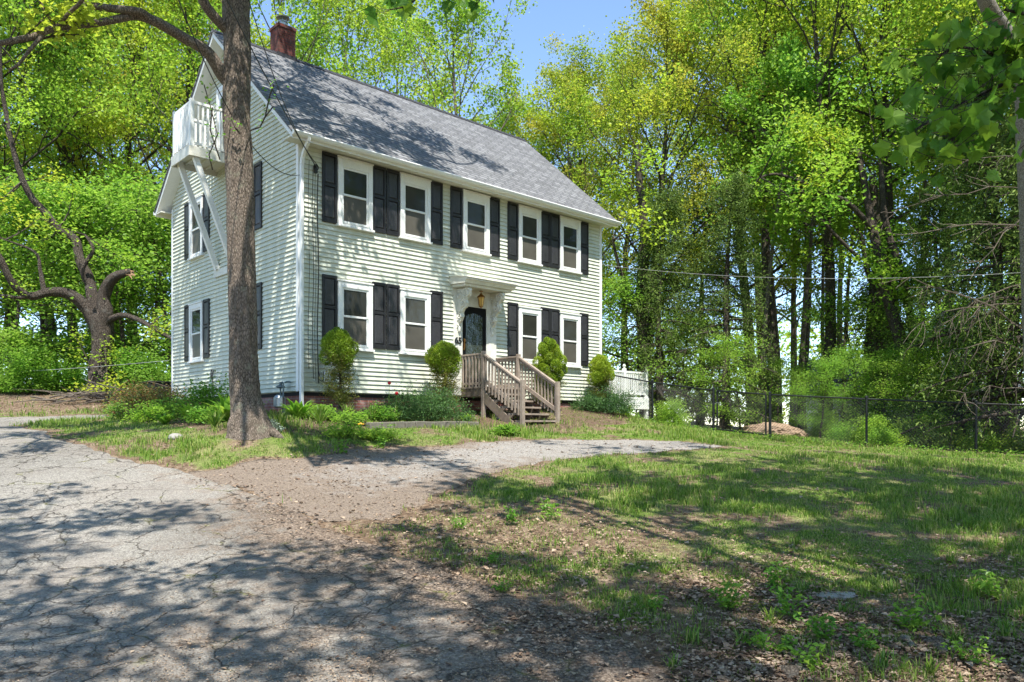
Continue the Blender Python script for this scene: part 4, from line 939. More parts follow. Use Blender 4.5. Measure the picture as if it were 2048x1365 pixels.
# ------------------------------------------------------------------ old broken tree on the left
OB = Vector(hit(205, 792)+(0,)); YO = 24.0; OB = Vector(((203-1024)/F*YO, YO, g1((203-1024)/F*YO, YO)))
ot = empty('old_broken_tree', OB); tag(ot, 'old gnarled tree with a snapped-off limb beside the brush pile', 'tree')
b = None
P_, R2 = interp([rel(px(u, v, YO), OB) for u, v in ((203,800),(201,780),(200,740),(203,700),(204,670),(201,640),(199,620))], [.46,.38,.33,.30,.31,.34,.28], .1)
rough_tube(P_, R2, 28, .22, 9, 2.0).build('trunk', mats['bark_old'], ot, smooth=True, keep=True)
ol = [([(195,655,24),(176,620,23.9),(150,595,23.7),(125,585,23.5),(95,585,23.3),(62,593,23),(35,578,22.8),(18,555,22.6),(0,518,22.4),(-30,470,22.2)], [.30,.27,.24,.21,.18,.16,.14,.13,.12,.08]),
 ([(202,640,24),(186,600,24),(178,560,24.1),(160,520,24.2),(150,480,24.3),(116,457,24.2),(90,425,24.1),(67,400,24),(46,362,23.8),(25,292,23.6),(10,215,23.5),(3,169,23.4),(0,91,23.2)], [.28,.25,.22,.20,.17,.16,.15,.14,.12,.10,.08,.07,.05]),
 ([(205,660,24),(211,625,23.9),(207,598,23.9),(215,572,23.8),(228,556,23.7),(245,548,23.6),(264,543,23.5)], [.33,.30,.26,.24,.20,.16,.11]),
 ([(212,645,24),(232,634,23.8),(250,631,23.7),(277,640,23.5),(308,658,23.4),(334,672,23.3),(350,682,23.2)], [.16,.13,.11,.10,.09,.07,.04]),
 ([(66,590,23),(40,596,22.8),(0,592,22.5),(-30,600,22.3)], [.08,.07,.06,.05]), ([(88,584,23.3),(84,560,23.3),(80,540,23.3),(70,505,23.3),(10,480,23)], [.10,.09,.07,.05,.03]),
 ([(190,600,24),(178,575,24),(165,540,23.8),(186,500,23.8),(170,470,23.8)], [.12,.10,.09,.07,.04]),
 ([(45,362,23.8),(30,380,23.7),(0,400,23.5)], [.05,.04,.03]), ([(308,658,23.4),(300,672,23.3),(290,665,23.2)], [.03,.02,.01])]
for i, (p_, r_) in enumerate(ol): pixlimb(ot, OB, p_, [k*.74 for k in r_], 'bark_old' if i not in (1, 0) else 'bark_old', 14, .22, 30+i)
b = MB()
for k in range(9): b.tube([rel(px(258+R_.uniform(-6, 2), 545+R_.uniform(-4, 5), 23.5), OB), rel(px(266+R_.uniform(-2, 5), 548+R_.uniform(-6, 12), 23.45), OB)], [.04, .008], 5)
b.build('torn_wood', mats['rawwood'], ot, keep=True)
tt = Tree(99)
for (u, v, Y) in ((0,518,22.4),(10,480,23),(46,362,23.8),(25,292,23.6),(3,169,23.4),(116,457,24.2),(170,470,23.8),(0,91,23.2),(300,650,23.4),(200,760,23.6),(188,750,23.7),(215,770,23.5)):
    for k in range(2): d = tt.r.normal(size=3); tt.limb(rel(px(u, v, Y), OB), d, 1.3, .03, 2, BROAD)
tt.w.build('twigs', mats['bark_dark'], ot, keep=True); V, Fq = tt.leaves(9, (.14, .14, .10), .11); fast_mesh('foliage', V, Fq, mats['leaf_a'], ot)

# ------------------------------------------------------------------ pale trunk tree, double leaning trunk, bare branches (right)
def pixtree(name, label, cat, base, segs, bark_, leafs=None, seed=1, leafmat_='leaf_a', size=.16, per=16, spread=.3):
    Y = base[1]; x = (base[0]-1024)/F*Y; o = Vector((x, Y, g1(x, Y))); e = empty(name, o); tag(e, label, cat)
    for i, (p_, r_) in enumerate(segs): pixlimb(e, o, p_, r_, bark_, 12, .12, seed+i, 'trunk' if i == 0 else 'limb')
    if leafs:
        t_ = Tree(seed)
        for (u, v, YY, L) in leafs:
            for k in range(3): d = t_.r.normal(size=3); d[2] += .3; t_.limb(rel(px(u, v, YY), o), d, L, .03, 2, BROAD)
        t_.w.build('twigs', mats['bark_dark'], e, keep=True); V, Fq = t_.leaves(per, (spread, spread, spread*.6), size); fast_mesh('crown', V, Fq, mats[leafmat_], e)
    return e
pixtree('leaning_tree', 'dark double-trunked tree leaning behind the fence, right of centre', 'tree', (1838, 27), [
 ([(1838,800,27),(1830,770,27),(1815,720,27),(1795,660,27),(1778,600,27),(1765,540,27.2),(1748,470,27.4),(1735,400,27.6),(1715,300,27.8)], [.30,.27,.25,.22,.20,.18,.16,.13,.09]),
 ([(1838,790,27),(1832,740,27),(1828,690,27.1),(1822,640,27.2),(1800,540,27.5),(1770,440,27.8),(1762,330,28)], [.22,.17,.15,.14,.13,.12,.08]),
 ([(1745,460,27.4),(1700,410,27.2),(1640,380,27),(1560,350,26.8),(1520,355,26.6)], [.10,.09,.07,.05,.03]),
 ([(1722,520,27.3),(1680,480,27.2),(1640,440,27),(1600,415,26.8)], [.07,.06,.05,.03])], 'bark_dark',
 [(1715,300,27.8,3),(1762,330,28,3),(1520,355,26.6,2.4),(1600,400,26.8,2.2),(1735,400,27.6,2.4),(1640,380,27,2.2),(1765,500,27.2,1.8)], 40, 'leaf_b')
pixtree('dark_trunk_tree', 'dark upright trunk with reddish bark between the deck and the first hemlock', 'tree', (1288, 29), [
 ([(1290,790,29),(1288,740,29),(1288,680,29),(1284,620,29),(1285,560,29),(1290,480,29),(1280,380,29),(1275,300,29)], [.30,.26,.24,.24,.22,.2,.15,.1]),
 ([(1287,640,29),(1268,610,29),(1255,590,28.8),(1240,540,28.6),(1225,480,28.4)], [.12,.10,.09,.07,.04]), ([(1300,740,28.6),(1312,715,28.5),(1322,690,28.4),(1330,665,28.3)], [.10,.09,.08,.03])], 'bark_dark',
 [(1275,300,29,2.6),(1225,480,28.4,2),(1290,450,29,2)], 50, 'leaf_a')
pixtree('thick_trunk_tree', 'thick dark trunk behind the fence with ragged boughs', 'tree', (1742, 30), [
 ([(1745,790,30),(1742,750,30),(1745,680,30),(1750,600,30),(1760,520,30),(1752,440,30),(1745,350,30)], [.36,.30,.28,.26,.24,.2,.12]),
 ([(1752,590,30),(1735,540,30),(1722,470,29.8)], [.12,.10,.06])], 'bark_dark', [(1745,350,30,2.6),(1722,470,29.8,2)], 60, 'leaf_b')
pixtree('pale_trunk_tree', 'mottled pale-barked trunk coming down from the top right corner', 'tree', (2040, 17.2), [
 ([(2075,860,17.2),(2070,760,17.1),(2062,600,16.8),(2056,420,16.4),(2050,260,16.0),(2044,170,15.8),(2030,100,15.6),(1998,50,15.3),(1975,10,15.0),(1955,-60,14.8),(1930,-220,14.6)], [.24,.20,.18,.17,.165,.16,.155,.15,.14,.13,.08]),
 ([(2046,170,15.8),(2060,60,15.8),(2070,-80,15.8),(2080,-300,15.8)], [.14,.13,.11,.06])], 'bark_pale', [(1930,-220,14.6,2.6),(2080,-300,15.8,2.8)], 70, 'leaf_a', .13)
# bare pale dead boughs of the spruce by the right edge
r = np.random.default_rng(11); base = (2110, 18.6); o_ = Vector(((2110-1024)/F*18.6, 18.6, 0)); o_.z = g1(o_.x, o_.y)
e = empty('dead_spruce', o_); tag(e, 'half-dead spruce with bare pale drooping branches reaching in at right', 'conifer')
pixlimb(e, o_, [(2110,900,18.6),(2108,600,18.6),(2105,300,18.6),(2104,50,18.6)], [.20,.17,.13,.07], 'bark_dark', 10, .12, 3, 'trunk')
b = MB()
def bare(u0, v0, u1, v1, Y0_, Y1_, rad, n, drop, L):
    P0 = rel(px(u0, v0, Y0_), o_); P1 = rel(px(u1, v1, Y1_), o_); pts = []
    for k in range(8):
        f = k/7; p = P0*(1-f)+P1*f; p = p+np.array([0, 0, .25*math.sin(f*3.1)])+r.normal(size=3)*.03; pts.append(p)
    b.tube(pts, [rad*(1-.7*k/7) for k in range(8)], 5, False)
    for k in range(n):
        i = r.integers(2, 8); q_, d = wander(pts[i], (-.55+r.normal()*.3, r.normal()*.35, -drop+r.normal()*.3), L*r.uniform(.5, 1), 4, r, .25, -.05)
        b.tube(q_, [.008, .007, .006, .005, .004], 3, False)
bare(2105,470,1842,466,18.6,18.0,.028,16,.0,.8); bare(2105,700,1820,556,18.6,18.0,.032,22,.3,.9); bare(2105,400,1940,560,18.6,18.2,.02,12,.2,.7)
bare(2105,620,1850,640,18.6,18.0,.022,30,.9,1.1); bare(2105,560,1900,640,18.6,18.3,.02,22,.9,1.0); bare(2105,380,1800,420,18.6,18.0,.016,14,.0,.8); bare(2105,720,1900,700,18.6,18.0,.02,26,1.,1.0); bare(2105,800,1930,790,18.6,18.0,.015,16,1.,.8); bare(2105,330,1870,330,18.6,18.1,.014,10,.3,.8)
b.build('bare_branches', mats['deadwood'], e, keep=True)

# ------------------------------------------------------------------ near overhanging maple (trunk outside the frame at right)
MLF = [(0, -.42), (.12, -.36), (.36, -.38), (.36, -.18), (.54, .0), (.42, .10), (.40, .28), (.22, .26), (0, .58), (-.22, .26), (-.40, .28), (-.42, .10), (-.54, .0), (-.36, -.18), (-.36, -.38), (-.12, -.36)]
def maple_leaves(C, size, r, droop=.9):
    n = len(C); L = np.array(MLF); k = len(L)
    a = r.normal(size=(n, 3))*.55; a[:, 2] -= droop; a /= np.linalg.norm(a, axis=1)[:, None]
    s = r.normal(size=(n, 3)); s -= a*(s*a).sum(1)[:, None]; s /= np.linalg.norm(s, axis=1)[:, None]; nn = np.cross(a, s)
    sz = size*r.uniform(.6, 1.15, n)[:, None]
    V = np.empty((n, k+1, 3)); V[:, k] = C
    for i, (x, y) in enumerate(L): V[:, i] = C+(s*x+a*y)*sz+nn*sz*(abs(x)*.38-y*y*.6+r.normal(size=(n, 1))*.02)
    f = np.arange(k); tri = np.stack([np.full(k, k), f, (f+1) % k], 1)
    return V.reshape(-1, 3), (tri[None]+(np.arange(n)*(k+1))[:, None, None]).reshape(-1, 3)
THIN = dict(BROAD, nb=(0, 5, 3, 0), lr=(0, .5, .42, 0))
def shade_tree(name, label, x, y, H_, seed, base, crown, nl, per, spread, leaf_='leaf_a', size=.16, P=THIN):
    e = make_tree(name, seed, H_, .24, base, crown, nl, P, per, spread, size, 'barks', leaf_); del e['n']
    e.location = (x, y, g1(x, y)); tag(e, label, 'tree'); return e
near = shade_tree('maple_tree', 'near maple whose big dark leaves hang in at the top right corner', 6.9, 4.6, 13, 201, 5.6, 3.7, 14, 9, (.13, .13, .08))
o_ = near.location; r = np.random.default_rng(21); b = MB(); C = []
def spray(pts, rad, n, sp, every=1):
    P_, R2 = interp([rel(px(*p), o_) for p in pts], rad, .05); b.tube(P_, R2, 5, False); P_ = np.array(P_)
    k0 = int(len(P_)*.12)
    for k in range(n):
        i = r.integers(k0, len(P_)); c = P_[i]+r.normal(size=3)*np.array(sp); b.tube([P_[i], (P_[i]+c)/2+np.array([0, 0, .02]), c+np.array([0, 0, .05])], .0022, 3, False); C.append(c)
spray([(2500,60,4.9),(2200,120,4.7),(2060,150,4.6),(1960,190,4.5),(1880,230,4.45),(1830,260,4.4)], [.03,.02,.014,.01,.007,.005], 150, (.17,.15,.11))
spray([(2060,150,4.6),(1990,110,4.5),(1920,95,4.45),(1880,110,4.4)], [.012,.01,.007,.005], 80, (.12,.14,.08))
spray([(1990,175,4.5),(1960,230,4.5),(1910,270,4.45),(1880,320,4.4)], [.01,.008,.006,.004], 64, (.12,.14,.08))
spray([(2300,-60,4.4),(2160,10,4.3),(2080,30,4.3),(2010,20,4.2)], [.02,.016,.012,.006], 40, (.12,.12,.08))
spray([(2300,220,4.2),(2160,250,4.1),(2090,270,4.0),(2050,280,4.0)], [.02,.012,.008,.006], 22, (.08,.08,.08))
spray([(2100,-100,4.4),(1960,-60,4.4),(1890,-30,4.4)], [.015,.01,.006], 10, (.08,.1,.06))
C = np.array(C); V, Fq = maple_leaves(C, .125, r); V0, F0 = V, Fq
b.build('leafy_branch', mats['bark_dark'], near, keep=True); fast_mesh('hanging_leaves', V, Fq, mats['leaf_big'], near)
t2 = shade_tree('maple_tree', 'maple behind the viewer whose lowest leaves touch the top edge above the roof', 1.6, -1.6, 14, 202, 5.5, 5.2, 17, 9, (.13, .13, .08))
o_ = t2.location; b = MB(); C = []
spray([(1200,-900,4.6),(960,-330,5.6),(860,-90,6.2),(800,-20,6.4)], [.03,.02,.01,.005], 0, (.1,.1,.1))
spray([(860,-90,6.2),(830,0,6.2),(780,20,6.2)], [.01,.008,.005], 16, (.10,.1,.07)); spray([(900,-60,6.1),(930,-20,6.0),(960,0,6.0)], [.01,.008,.005], 14, (.12,.1,.05)); spray([(960,-330,5.6),(880,-60,6.0),(900,0,6.0)], [.01,.008,.005], 10, (.12,.1,.05))
b.build('leafy_branch', mats['bark_dark'], t2, keep=True); V, Fq = maple_leaves(np.array(C), .14, r); fast_mesh('hanging_leaves', V, Fq, mats['leaf_big'], t2)
shade_tree('maple_tree', 'maple left of the viewer shading the near asphalt', -5.2, .9, 13, 203, 6.4, 4.2, 13, 8, (.13, .13, .08))
shade_tree('maple_tree', 'tall maple right of the viewer shading the front lawn', 9.2, 4.6, 14, 204, 6.8, 5.0, 24, 10, (.14, .14, .08))
shade_tree('maple_tree', 'maple standing back left behind the viewer', -2.2, -3.6, 14, 205, 6.5, 4.6, 13, 8, (.13, .13, .08))

shade_tree('maple_tree', 'maple standing just right of the viewer over the drive edge', 3.5, 2.6, 15, 206, 6.8, 5.4, 21, 9, (.13, .13, .08)).scale = (1.45, 1.2, 1)
# ------------------------------------------------------------------ grass, dry leaves, small plants
def scatter(n, ylo, yhi, pw, seed):
    r = np.random.default_rng(seed); y = (ylo**(1-pw)+r.uniform(0, 1, n)*(yhi**(1-pw)-ylo**(1-pw)))**(1/(1-pw)); x = r.uniform(-.72, .72, n)*y; return x, y, r
x, y, r = scatter(900000, 3.2, 25, 1.25, 3)
g, dd_, ds_, db_, dh_ = masks(x, y)
cl = fbm(x*5, y*5, 51, 3); p = np.clip(g*1.15, 0, 1)*np.clip((cl-.33)*4, .03, 1)
ok = (r.uniform(size=len(x)) < p) & (dh_ > .12) & (dd_ > -.04); x, y = x[ok], y[ok]; cl = cl[ok]
# verge tufts on edges of the drive
def blades(x, y, hgt, wid, r, name, mat, label, cat):
    n = len(x); z = ground(x, y); az = r.uniform(0, 6.28, n); ln_ = r.uniform(.1, .75, n)
    B = np.stack([x, y, z-.004], 1); h = hgt*r.uniform(.45, 1.25, n); sd_ = np.stack([np.cos(az), np.sin(az), 0*az], 1)
    fw = np.stack([-np.sin(az), np.cos(az), 0*az], 1); V = np.empty((n, 5, 3)); wv = wid[:, None] if hasattr(wid, 'shape') else wid
    V[:, 0] = B-sd_*wv; V[:, 1] = B+sd_*wv; m_ = B+fw*(h*ln_*.35)[:, None]+np.array([0, 0, 1])*(h*.6)[:, None]
    V[:, 2] = m_+sd_*wv*.75; V[:, 3] = m_-sd_*wv*.75; V[:, 4] = B+fw*(h*ln_)[:, None]+np.array([0, 0, 1])*(h*(1-.25*ln_))[:, None]
    i = np.arange(n)*5; q_ = np.stack([i, i+1, i+2, i+3], 1); t_ = np.stack([i+3, i+2, i+4], 1)
    return tag(fast_mesh(name, V.reshape(-1, 3), [q_, t_], mats[mat]), label, cat, kind='stuff')
lush = fbm(x*.5, y*.5, 77, 3)
blades(x, y, (.030+.085*np.clip((lush-.38)*3, 0, 1))*(1+.03*np.clip(y-8, 0, 12)), .0018+.00028*y, r, 'grass', 'grassblade', 'patchy green grass over the lawn and verges', 'grass')
x2, y2, r2 = scatter(420000, 3.3, 16, 1.45, 203); g2, da, dsa, dba, dha = masks(x2, y2)
pz = np.clip(.18+.6*g2, 0, 1)*(da > .05)*(dsa > .15)*np.clip((fbm(x2*3, y2*3, 207, 4)-.30)*3.5, .05, 1); ok = (r2.uniform(size=len(x2)) < pz) & (dha > .12); x2, y2 = x2[ok], y2[ok]
mats['thatch'] = leafmat('thatch', [(.06, .10, .02), (.16, .17, .05), (.30, .26, .13), (.12, .16, .03)], .25, .6, None)
blades(x2, y2, .028+0*y2, .0016+.0002*y2, r2, 'thatch', 'thatch', 'short matted blades and straw between the longer grass', 'thatch')
# dry leaves
x, y, r = scatter(170000, 3.4, 24, 1.6, 4); g, dd_, ds_, db_, dh_ = masks(x, y)
n_ = fbm(x*1.3, y*1.3, 61, 3); zone = np.exp(-((x-2.6)/3.4)**2-((y-5.2)/2.0)**2)*1.5
zone = np.maximum(zone, .22*(ds_ < .3)); zone = np.maximum(zone, .35*(db_ < .1)); zone = np.maximum(zone, .3*np.exp(-((x+.3)/2.4)**2-((y-8.3)/1.5)**2)); zone = np.maximum(zone, .9*((y > 19.6) & (x < -6) & (dd_ > .1))); zone = np.maximum(zone, .07*(dd_ > 0)); zone = np.maximum(zone, .55*((y > 20) & (x > 3)))
zone = zone*np.where(dd_ < 0, np.clip(1+dd_*1.1, .05, 1), 1)
ok = (r.uniform(size=len(x)) < zone*np.clip((n_-.3)*3.2, .1, 1)) & (dh_ > .1); x, y = x[ok], y[ok]
C = np.stack([x, y, ground(x, y)+.014+r.uniform(0, .02, len(x))], 1)
V, Fq = leaf_quads(C, (.028+.0008*y)*np.where(r.uniform(size=len(x)) < .2, 1.7, 1), r, up=.70, aspect=.8, fold=.35)
tag(fast_mesh('fallen_leaves', V, Fq, mats['dryleaf']), 'dry brown fallen leaves strewn over lawn, bed and drive edge', 'fallen leaves', kind='stuff'); print('dry', len(x))
x, y, r = scatter(150000, 3.3, 22, 1.9, 14); g, dd_, ds_, db_, dh_ = masks(x, y)
z_ = np.clip((x+4.5)/4.5, .02, 1)*.5*(dd_ < 0)+.55*(ds_ < .3)+.35*((dd_ > 0) & (ds_ > .3)); z_ *= np.clip((fbm(x*1.7, y*1.7, 91, 4)-.36)*5, .05, 1)
ok = (r.uniform(size=len(x)) < z_) & (dh_ > .1); x, y = x[ok], y[ok]
V, Fq = leaf_quads(np.stack([x, y, ground(x, y)+.024], 1), .014+.0007*y, r, up=.8, aspect=.6, fold=.5)
tag(fast_mesh('leaf_fragments', V, Fq, mats['dryleaf']), 'small broken leaf bits and twigs sprinkled over the gravel and asphalt', 'leaf bits', kind='stuff')
# ground-cover plants of the lawn by the fence
x, y, r = scatter(60000, 12, 24, 1.2, 8); g, dd_, ds_, db_, dh_ = masks(x, y)
fx = np.interp(x, [p.x for p in FP], [p.y for p in FP]); near_f = np.exp(-((fx-.9-y)/1.1)**2)*(x > 2.5)
ok = r.uniform(size=len(x)) < near_f*np.clip((fbm(x*2, y*2, 5, 3)-.35)*4, 0, 1)*.8
x, y = x[ok], y[ok]; C = np.stack([x, y, ground(x, y)+r.uniform(.03, .16, len(x))], 1); V, Fq = leaf_quads(C, .06, r, up=.6)
tag(fast_mesh('ground_cover', V, Fq, mats['weed']), 'low leafy ground cover along the fence foot', 'ground cover', kind='stuff')

def rosette(name, seed, n, L, W, lift, mat, seg=4, droop=.9):
    """arching blades or broad leaves from one point"""
    r = np.random.default_rng(seed); V = []; Fq = []
    for k in range(n):
        az = r.uniform(0, 6.28); l = L*r.uniform(.6, 1.15); el = lift*r.uniform(.6, 1.15); w_ = W*r.uniform(.7, 1.2); p = np.array([r.normal()*.02, r.normal()*.02, 0.]); e_ = el; b0 = len(V)
        side = np.array([-math.sin(az), math.cos(az), 0])
        for i in range(seg+1):
            f = i/seg; ww = w_*math.sin(math.pi*min(.12+f*.88, 1))+.001
            d = np.array([math.cos(az)*math.cos(e_), math.sin(az)*math.cos(e_), math.sin(e_)])
            V += [p-side*ww, p+np.array([0, 0, -ww*.25]), p+side*ww]; p = p+d*l/seg; e_ -= droop*1.6/seg*f*2
        for i in range(seg):
            for j in range(2): a = b0+i*3+j; Fq.append((a, a+1, a+4, a+3))
    return V, Fq
def herb(name, seed, pos, n, L, W, lift, mat, label, cat, group=None, droop=.9, scale=1.0):
    V, Fq = rosette(name, seed, n, L, W, lift, mat, 4, droop); x, y = pos
    o = fast_mesh(name, np.array(V), np.array(Fq), mats[mat]); o.location = (x, y, g1(x, y)); o.scale = (scale,)*3; return tag(o, label, cat, group)
def at_(u, Y): return ((u-1024)/F*Y, Y)
herb('hosta', 1, at_(597, 15.2), 60, .48, .060, 1.0, 'hosta', 'bright green hosta at the foot of the downspout', 'plant')
herb('hosta', 2, at_(385, 15.2), 55, .48, .055, 1.0, 'hosta', 'bright green hosta left of the large tree', 'plant')
herb('hosta', 3, at_(330, 14.8), 34, .36, .045, .9, 'hosta', 'smaller hosta low beside the reddish bush', 'plant')
herb('hosta', 4, at_(275, 16.5), 26, .30, .045, .9, 'weed', 'green leafy plant at the driveway end of the bed', 'plant')
herb('hosta', 5, (hw(3.25, -1.05).x+.4, hw(3.25, -1.05).y-.1), 40, .30, .04, 1.0, 'hosta', 'pale green hosta left of the stairs', 'plant')
herb('fern', 6, at_(455, 14.8), 60, .62, .05, 1.15, 'weed', 'tall green plants just left of the big trunk', 'plant')
herb('iris_clump', 7, (hw(9.9, -1.0).x, hw(9.9, -1.0).y), 70, .42, .012, 1.25, 'hosta', 'clump of bright strap leaves beside the right-hand juniper', 'plant', droop=.5)
for i, (u, Y, l) in enumerate(((745, 16.0, 'left end of the low stone edging'),(790,16.6,'beneath the red blossoms'),(695,15.9,'under the first topiary'),(640,14.6,'between the hosta and the first topiary'),(430,13.6,'in the grass left of the trunk'),(560,13.4,'right of the trunk foot'))):
    herb('strap_leaf_clump', 20+i, at_(u, Y), 60, .38, .009, 1.3, 'grassblade', 'clump of narrow green leaves '+l, 'plant', 'narrow-leaved clumps in the front bed', droop=.5)
def pb(name, seed, pos, R, Hh, n, size, mat, label, cat='shrub', group=None, **k):
    e = bush(name, seed, R, Hh, n, size, mat, **k); x, y = pos; e.location = (x, y, g1(x, y)); return tag(e, label, cat, group)
pb('azalea_bush', 30, at_(318, 17.2), 1.0, .62, 4200, .055, 'azalea', 'reddish-leaved bush at the left end of the front bed')
pb('azalea_bush', 31, at_(270, 19.5), .7, .7, 3000, .06, 'azalea', 'small rust-coloured bush behind the left end of the bed')
pb('leafy_bush', 32, at_(420, 15.9), .6, .75, 2600, .06, 'weed', 'light green bush against the gable wall')
rb = np.random.default_rng(404)
for i, (u, Y, R, Hh, mt, l) in enumerate(((350,16.2,.5,.45,'weed','low green mound in front of the reddish bush'),(300,15.6,.45,.35,'leaf_b','dark green mound at the bed corner'),(470,15.6,.45,.8,'leaf_b','upright green bush behind the left side of the trunk'),(240,17.6,.4,.35,'weed','small green bush by the concrete slab'),
    (640,15.2,.35,.28,'leaf_u','leafy mound right of the downspout hosta'),(700,15.0,.35,.22,'leaf_u','low leafy clump in front of the brick'),(760,16.2,.35,.3,'weed','leafy clump left of the spreading juniper'),(410,14.6,.4,.3,'weed','bright low clump left of the trunk'),(1010,16.2,.3,.18,'weed','low clump at the left of the stair foot'),(690,13.6,.5,.20,'leaf_b','dark clover mound on the verge'),(760,13.9,.4,.16,'leaf_b','second clover mound on the verge'))):
    pb('leafy_clump', 500+i, at_(u, Y), R, Hh, 1500, .05, mt, l, 'plant', up=.55)
J1 = hw(2.65, -1.2); J2 = hw(9.2, -.8); J3 = hw(1.9, -1.0); J4 = hw(8.5, -.7)
pb('juniper', 33, (J1.x, J1.y), .95, .55, 9000, .06, 'juniper', 'dark spreading juniper left of the stairs', aspect=.3, up=.2)
pb('juniper', 34, (J3.x, J3.y), .7, .42, 5000, .06, 'juniper', 'lower juniper behind the stone edging', aspect=.3, up=.2)
pb('juniper', 35, (J2.x, J2.y), .85, .62, 8000, .06, 'juniper', 'dense juniper mound under the last topiary', aspect=.35, up=.2)
pb('juniper', 36, (J4.x, J4.y), .5, .42, 3000, .06, 'juniper', 'small juniper just right of the stairs', aspect=.35, up=.2)
pb('silver_plant', 37, at_(540, 13.2), .22, .18, 900, .035, 'silver', 'small silvery mound at the foot of the large tree', 'plant')
# clipped dwarf spruces
def topiary(seed, a, b_, u, zt, zb, R, lowfrac, label, lean=0, dense=1.0):
    r = np.random.default_rng(seed); p = hw(a, b_); z0 = g1(p.x, p.y); o = Vector((p.x, p.y, z0)); e = empty('clipped_spruce', o); tag(e, label, 'shrub', 'clipped dwarf spruces along the front wall')
    Ht = zt-z0; hb_ = zb-z0
    b = MB(); b.tube([(0, 0, -.05), (.03, 0, Ht*.4), (-.02+lean*.3, .02, Ht*.75), (lean, 0, Ht*.92)], [.035, .03, .02, .01], 6)
    tw = []
    for k in range(90):
        z = r.uniform(lowfrac*Ht*.4, Ht*.9); az = r.uniform(0, 6.28); L = R*r.uniform(.4, .95)
        q_, d = wander((0, 0, z), (math.cos(az), math.sin(az), .35), L, 4, r, .2, .05); b.tube(q_, [.007, .006, .005, .004, .003], 3, False); tw += q_[2:] if z < hb_ else []
    b.build('stem', mats['bark_dark'], e, keep=True)
    nb = 26; Cs = []; Ds = []
    for k in range(nb):
        f = k/(nb-1); env = R*math.sqrt(max(1-(f*.93)**2.0, .02))*min(.62+f*2.2, 1); a_ = k*2.4; br_ = r.uniform(.12, .19)*(1 if f < .85 else .8)
        off = max(env-br_*.8, 0)*(r.uniform(.55, 1.05)); cc = np.array([math.cos(a_)*off+lean*f, math.sin(a_)*off, hb_+f*(Ht-hb_)-br_*.6+(r.uniform(-.12, .02) if f < .3 else 0)])
        m_ = int(800*dense); d_ = r.normal(size=(m_, 3)); d_ /= np.linalg.norm(d_, axis=1)[:, None]; Cs.append(cc+d_*br_*(r.uniform(.55, 1.12, m_)**.5)[:, None]*np.array([1, 1, 1.15])); Ds.append(d_+np.array([0, 0, .7]))
    V, Fq = leaf_quads(np.concatenate(Cs), .055, r, up=.1, aspect=.25, dirv=np.concatenate(Ds)); fast_mesh('cap', V, Fq, mats['needle_top'], e)
    if tw:
        tw = np.array(tw); n = 8000; C = tw[r.integers(0, len(tw), n)]+r.normal(size=(n, 3))*.06
        V, Fq = leaf_quads(C, .048, r, up=.2, aspect=.3); fast_mesh('thin_skirt', V, Fq, mats['needle_brown'], e)
topiary(41, .53, -.75, 675, 2.04, 1.62, .41, 0.3, 'clipped spruce with a thin brown skirt, nearest the corner')
topiary(42, 3.35, -.75, 888, 1.97, 1.58, .50, 0.3, 'round-headed clipped spruce just left of the stairs')
topiary(43, 6.95, -.70, 1098, 2.36, 1.30, .55, 0.3, 'dense cone-shaped clipped spruce right of the stairs', 0, 1.4)
topiary(44, 9.15, -.60, 1200, 2.04, 1.5, .42, 0.3, 'last clipped spruce at the far house corner')
# red tulips, dandelion
for i, (a, bb) in enumerate(((1.50, -1.15), (1.62, -1.25))):
    p = hw(a, bb); z0 = g1(p.x, p.y); e = empty('red_flower', (p.x, p.y, z0)); tag(e, 'red flower above the juniper, '+('tallest', 'lower right', 'half hidden')[i], 'flower')
    b = MB(); hh_ = .78-.2*i; b.tube([(0, 0, 0), (.02, 0, hh_)], .006, 4); b.build('stem', mats['weed'], e); b = MB(); b.lathe([(.01, 0), (.035, .015), (.04, .045), (.02, .07)], (.02, 0, hh_), 8); b.build('petals', mats['red'], e)
p = hit(722, 868); e = empty('yellow_flower', (p[0], p[1], g1(*p))); tag(e, 'yellow flower at the left end of the edging blocks', 'flower')
b = MB(); b.tube([(0, 0, 0), (0, 0, .16)], .006, 4); b.build('stem', mats['weed'], e); b = MB(); b.lathe([(.01, 0), (.06, .02), (.05, .04), (.01, .05)], (0, 0, .15), 10); b.build('petals', mats['yellowp'], e)
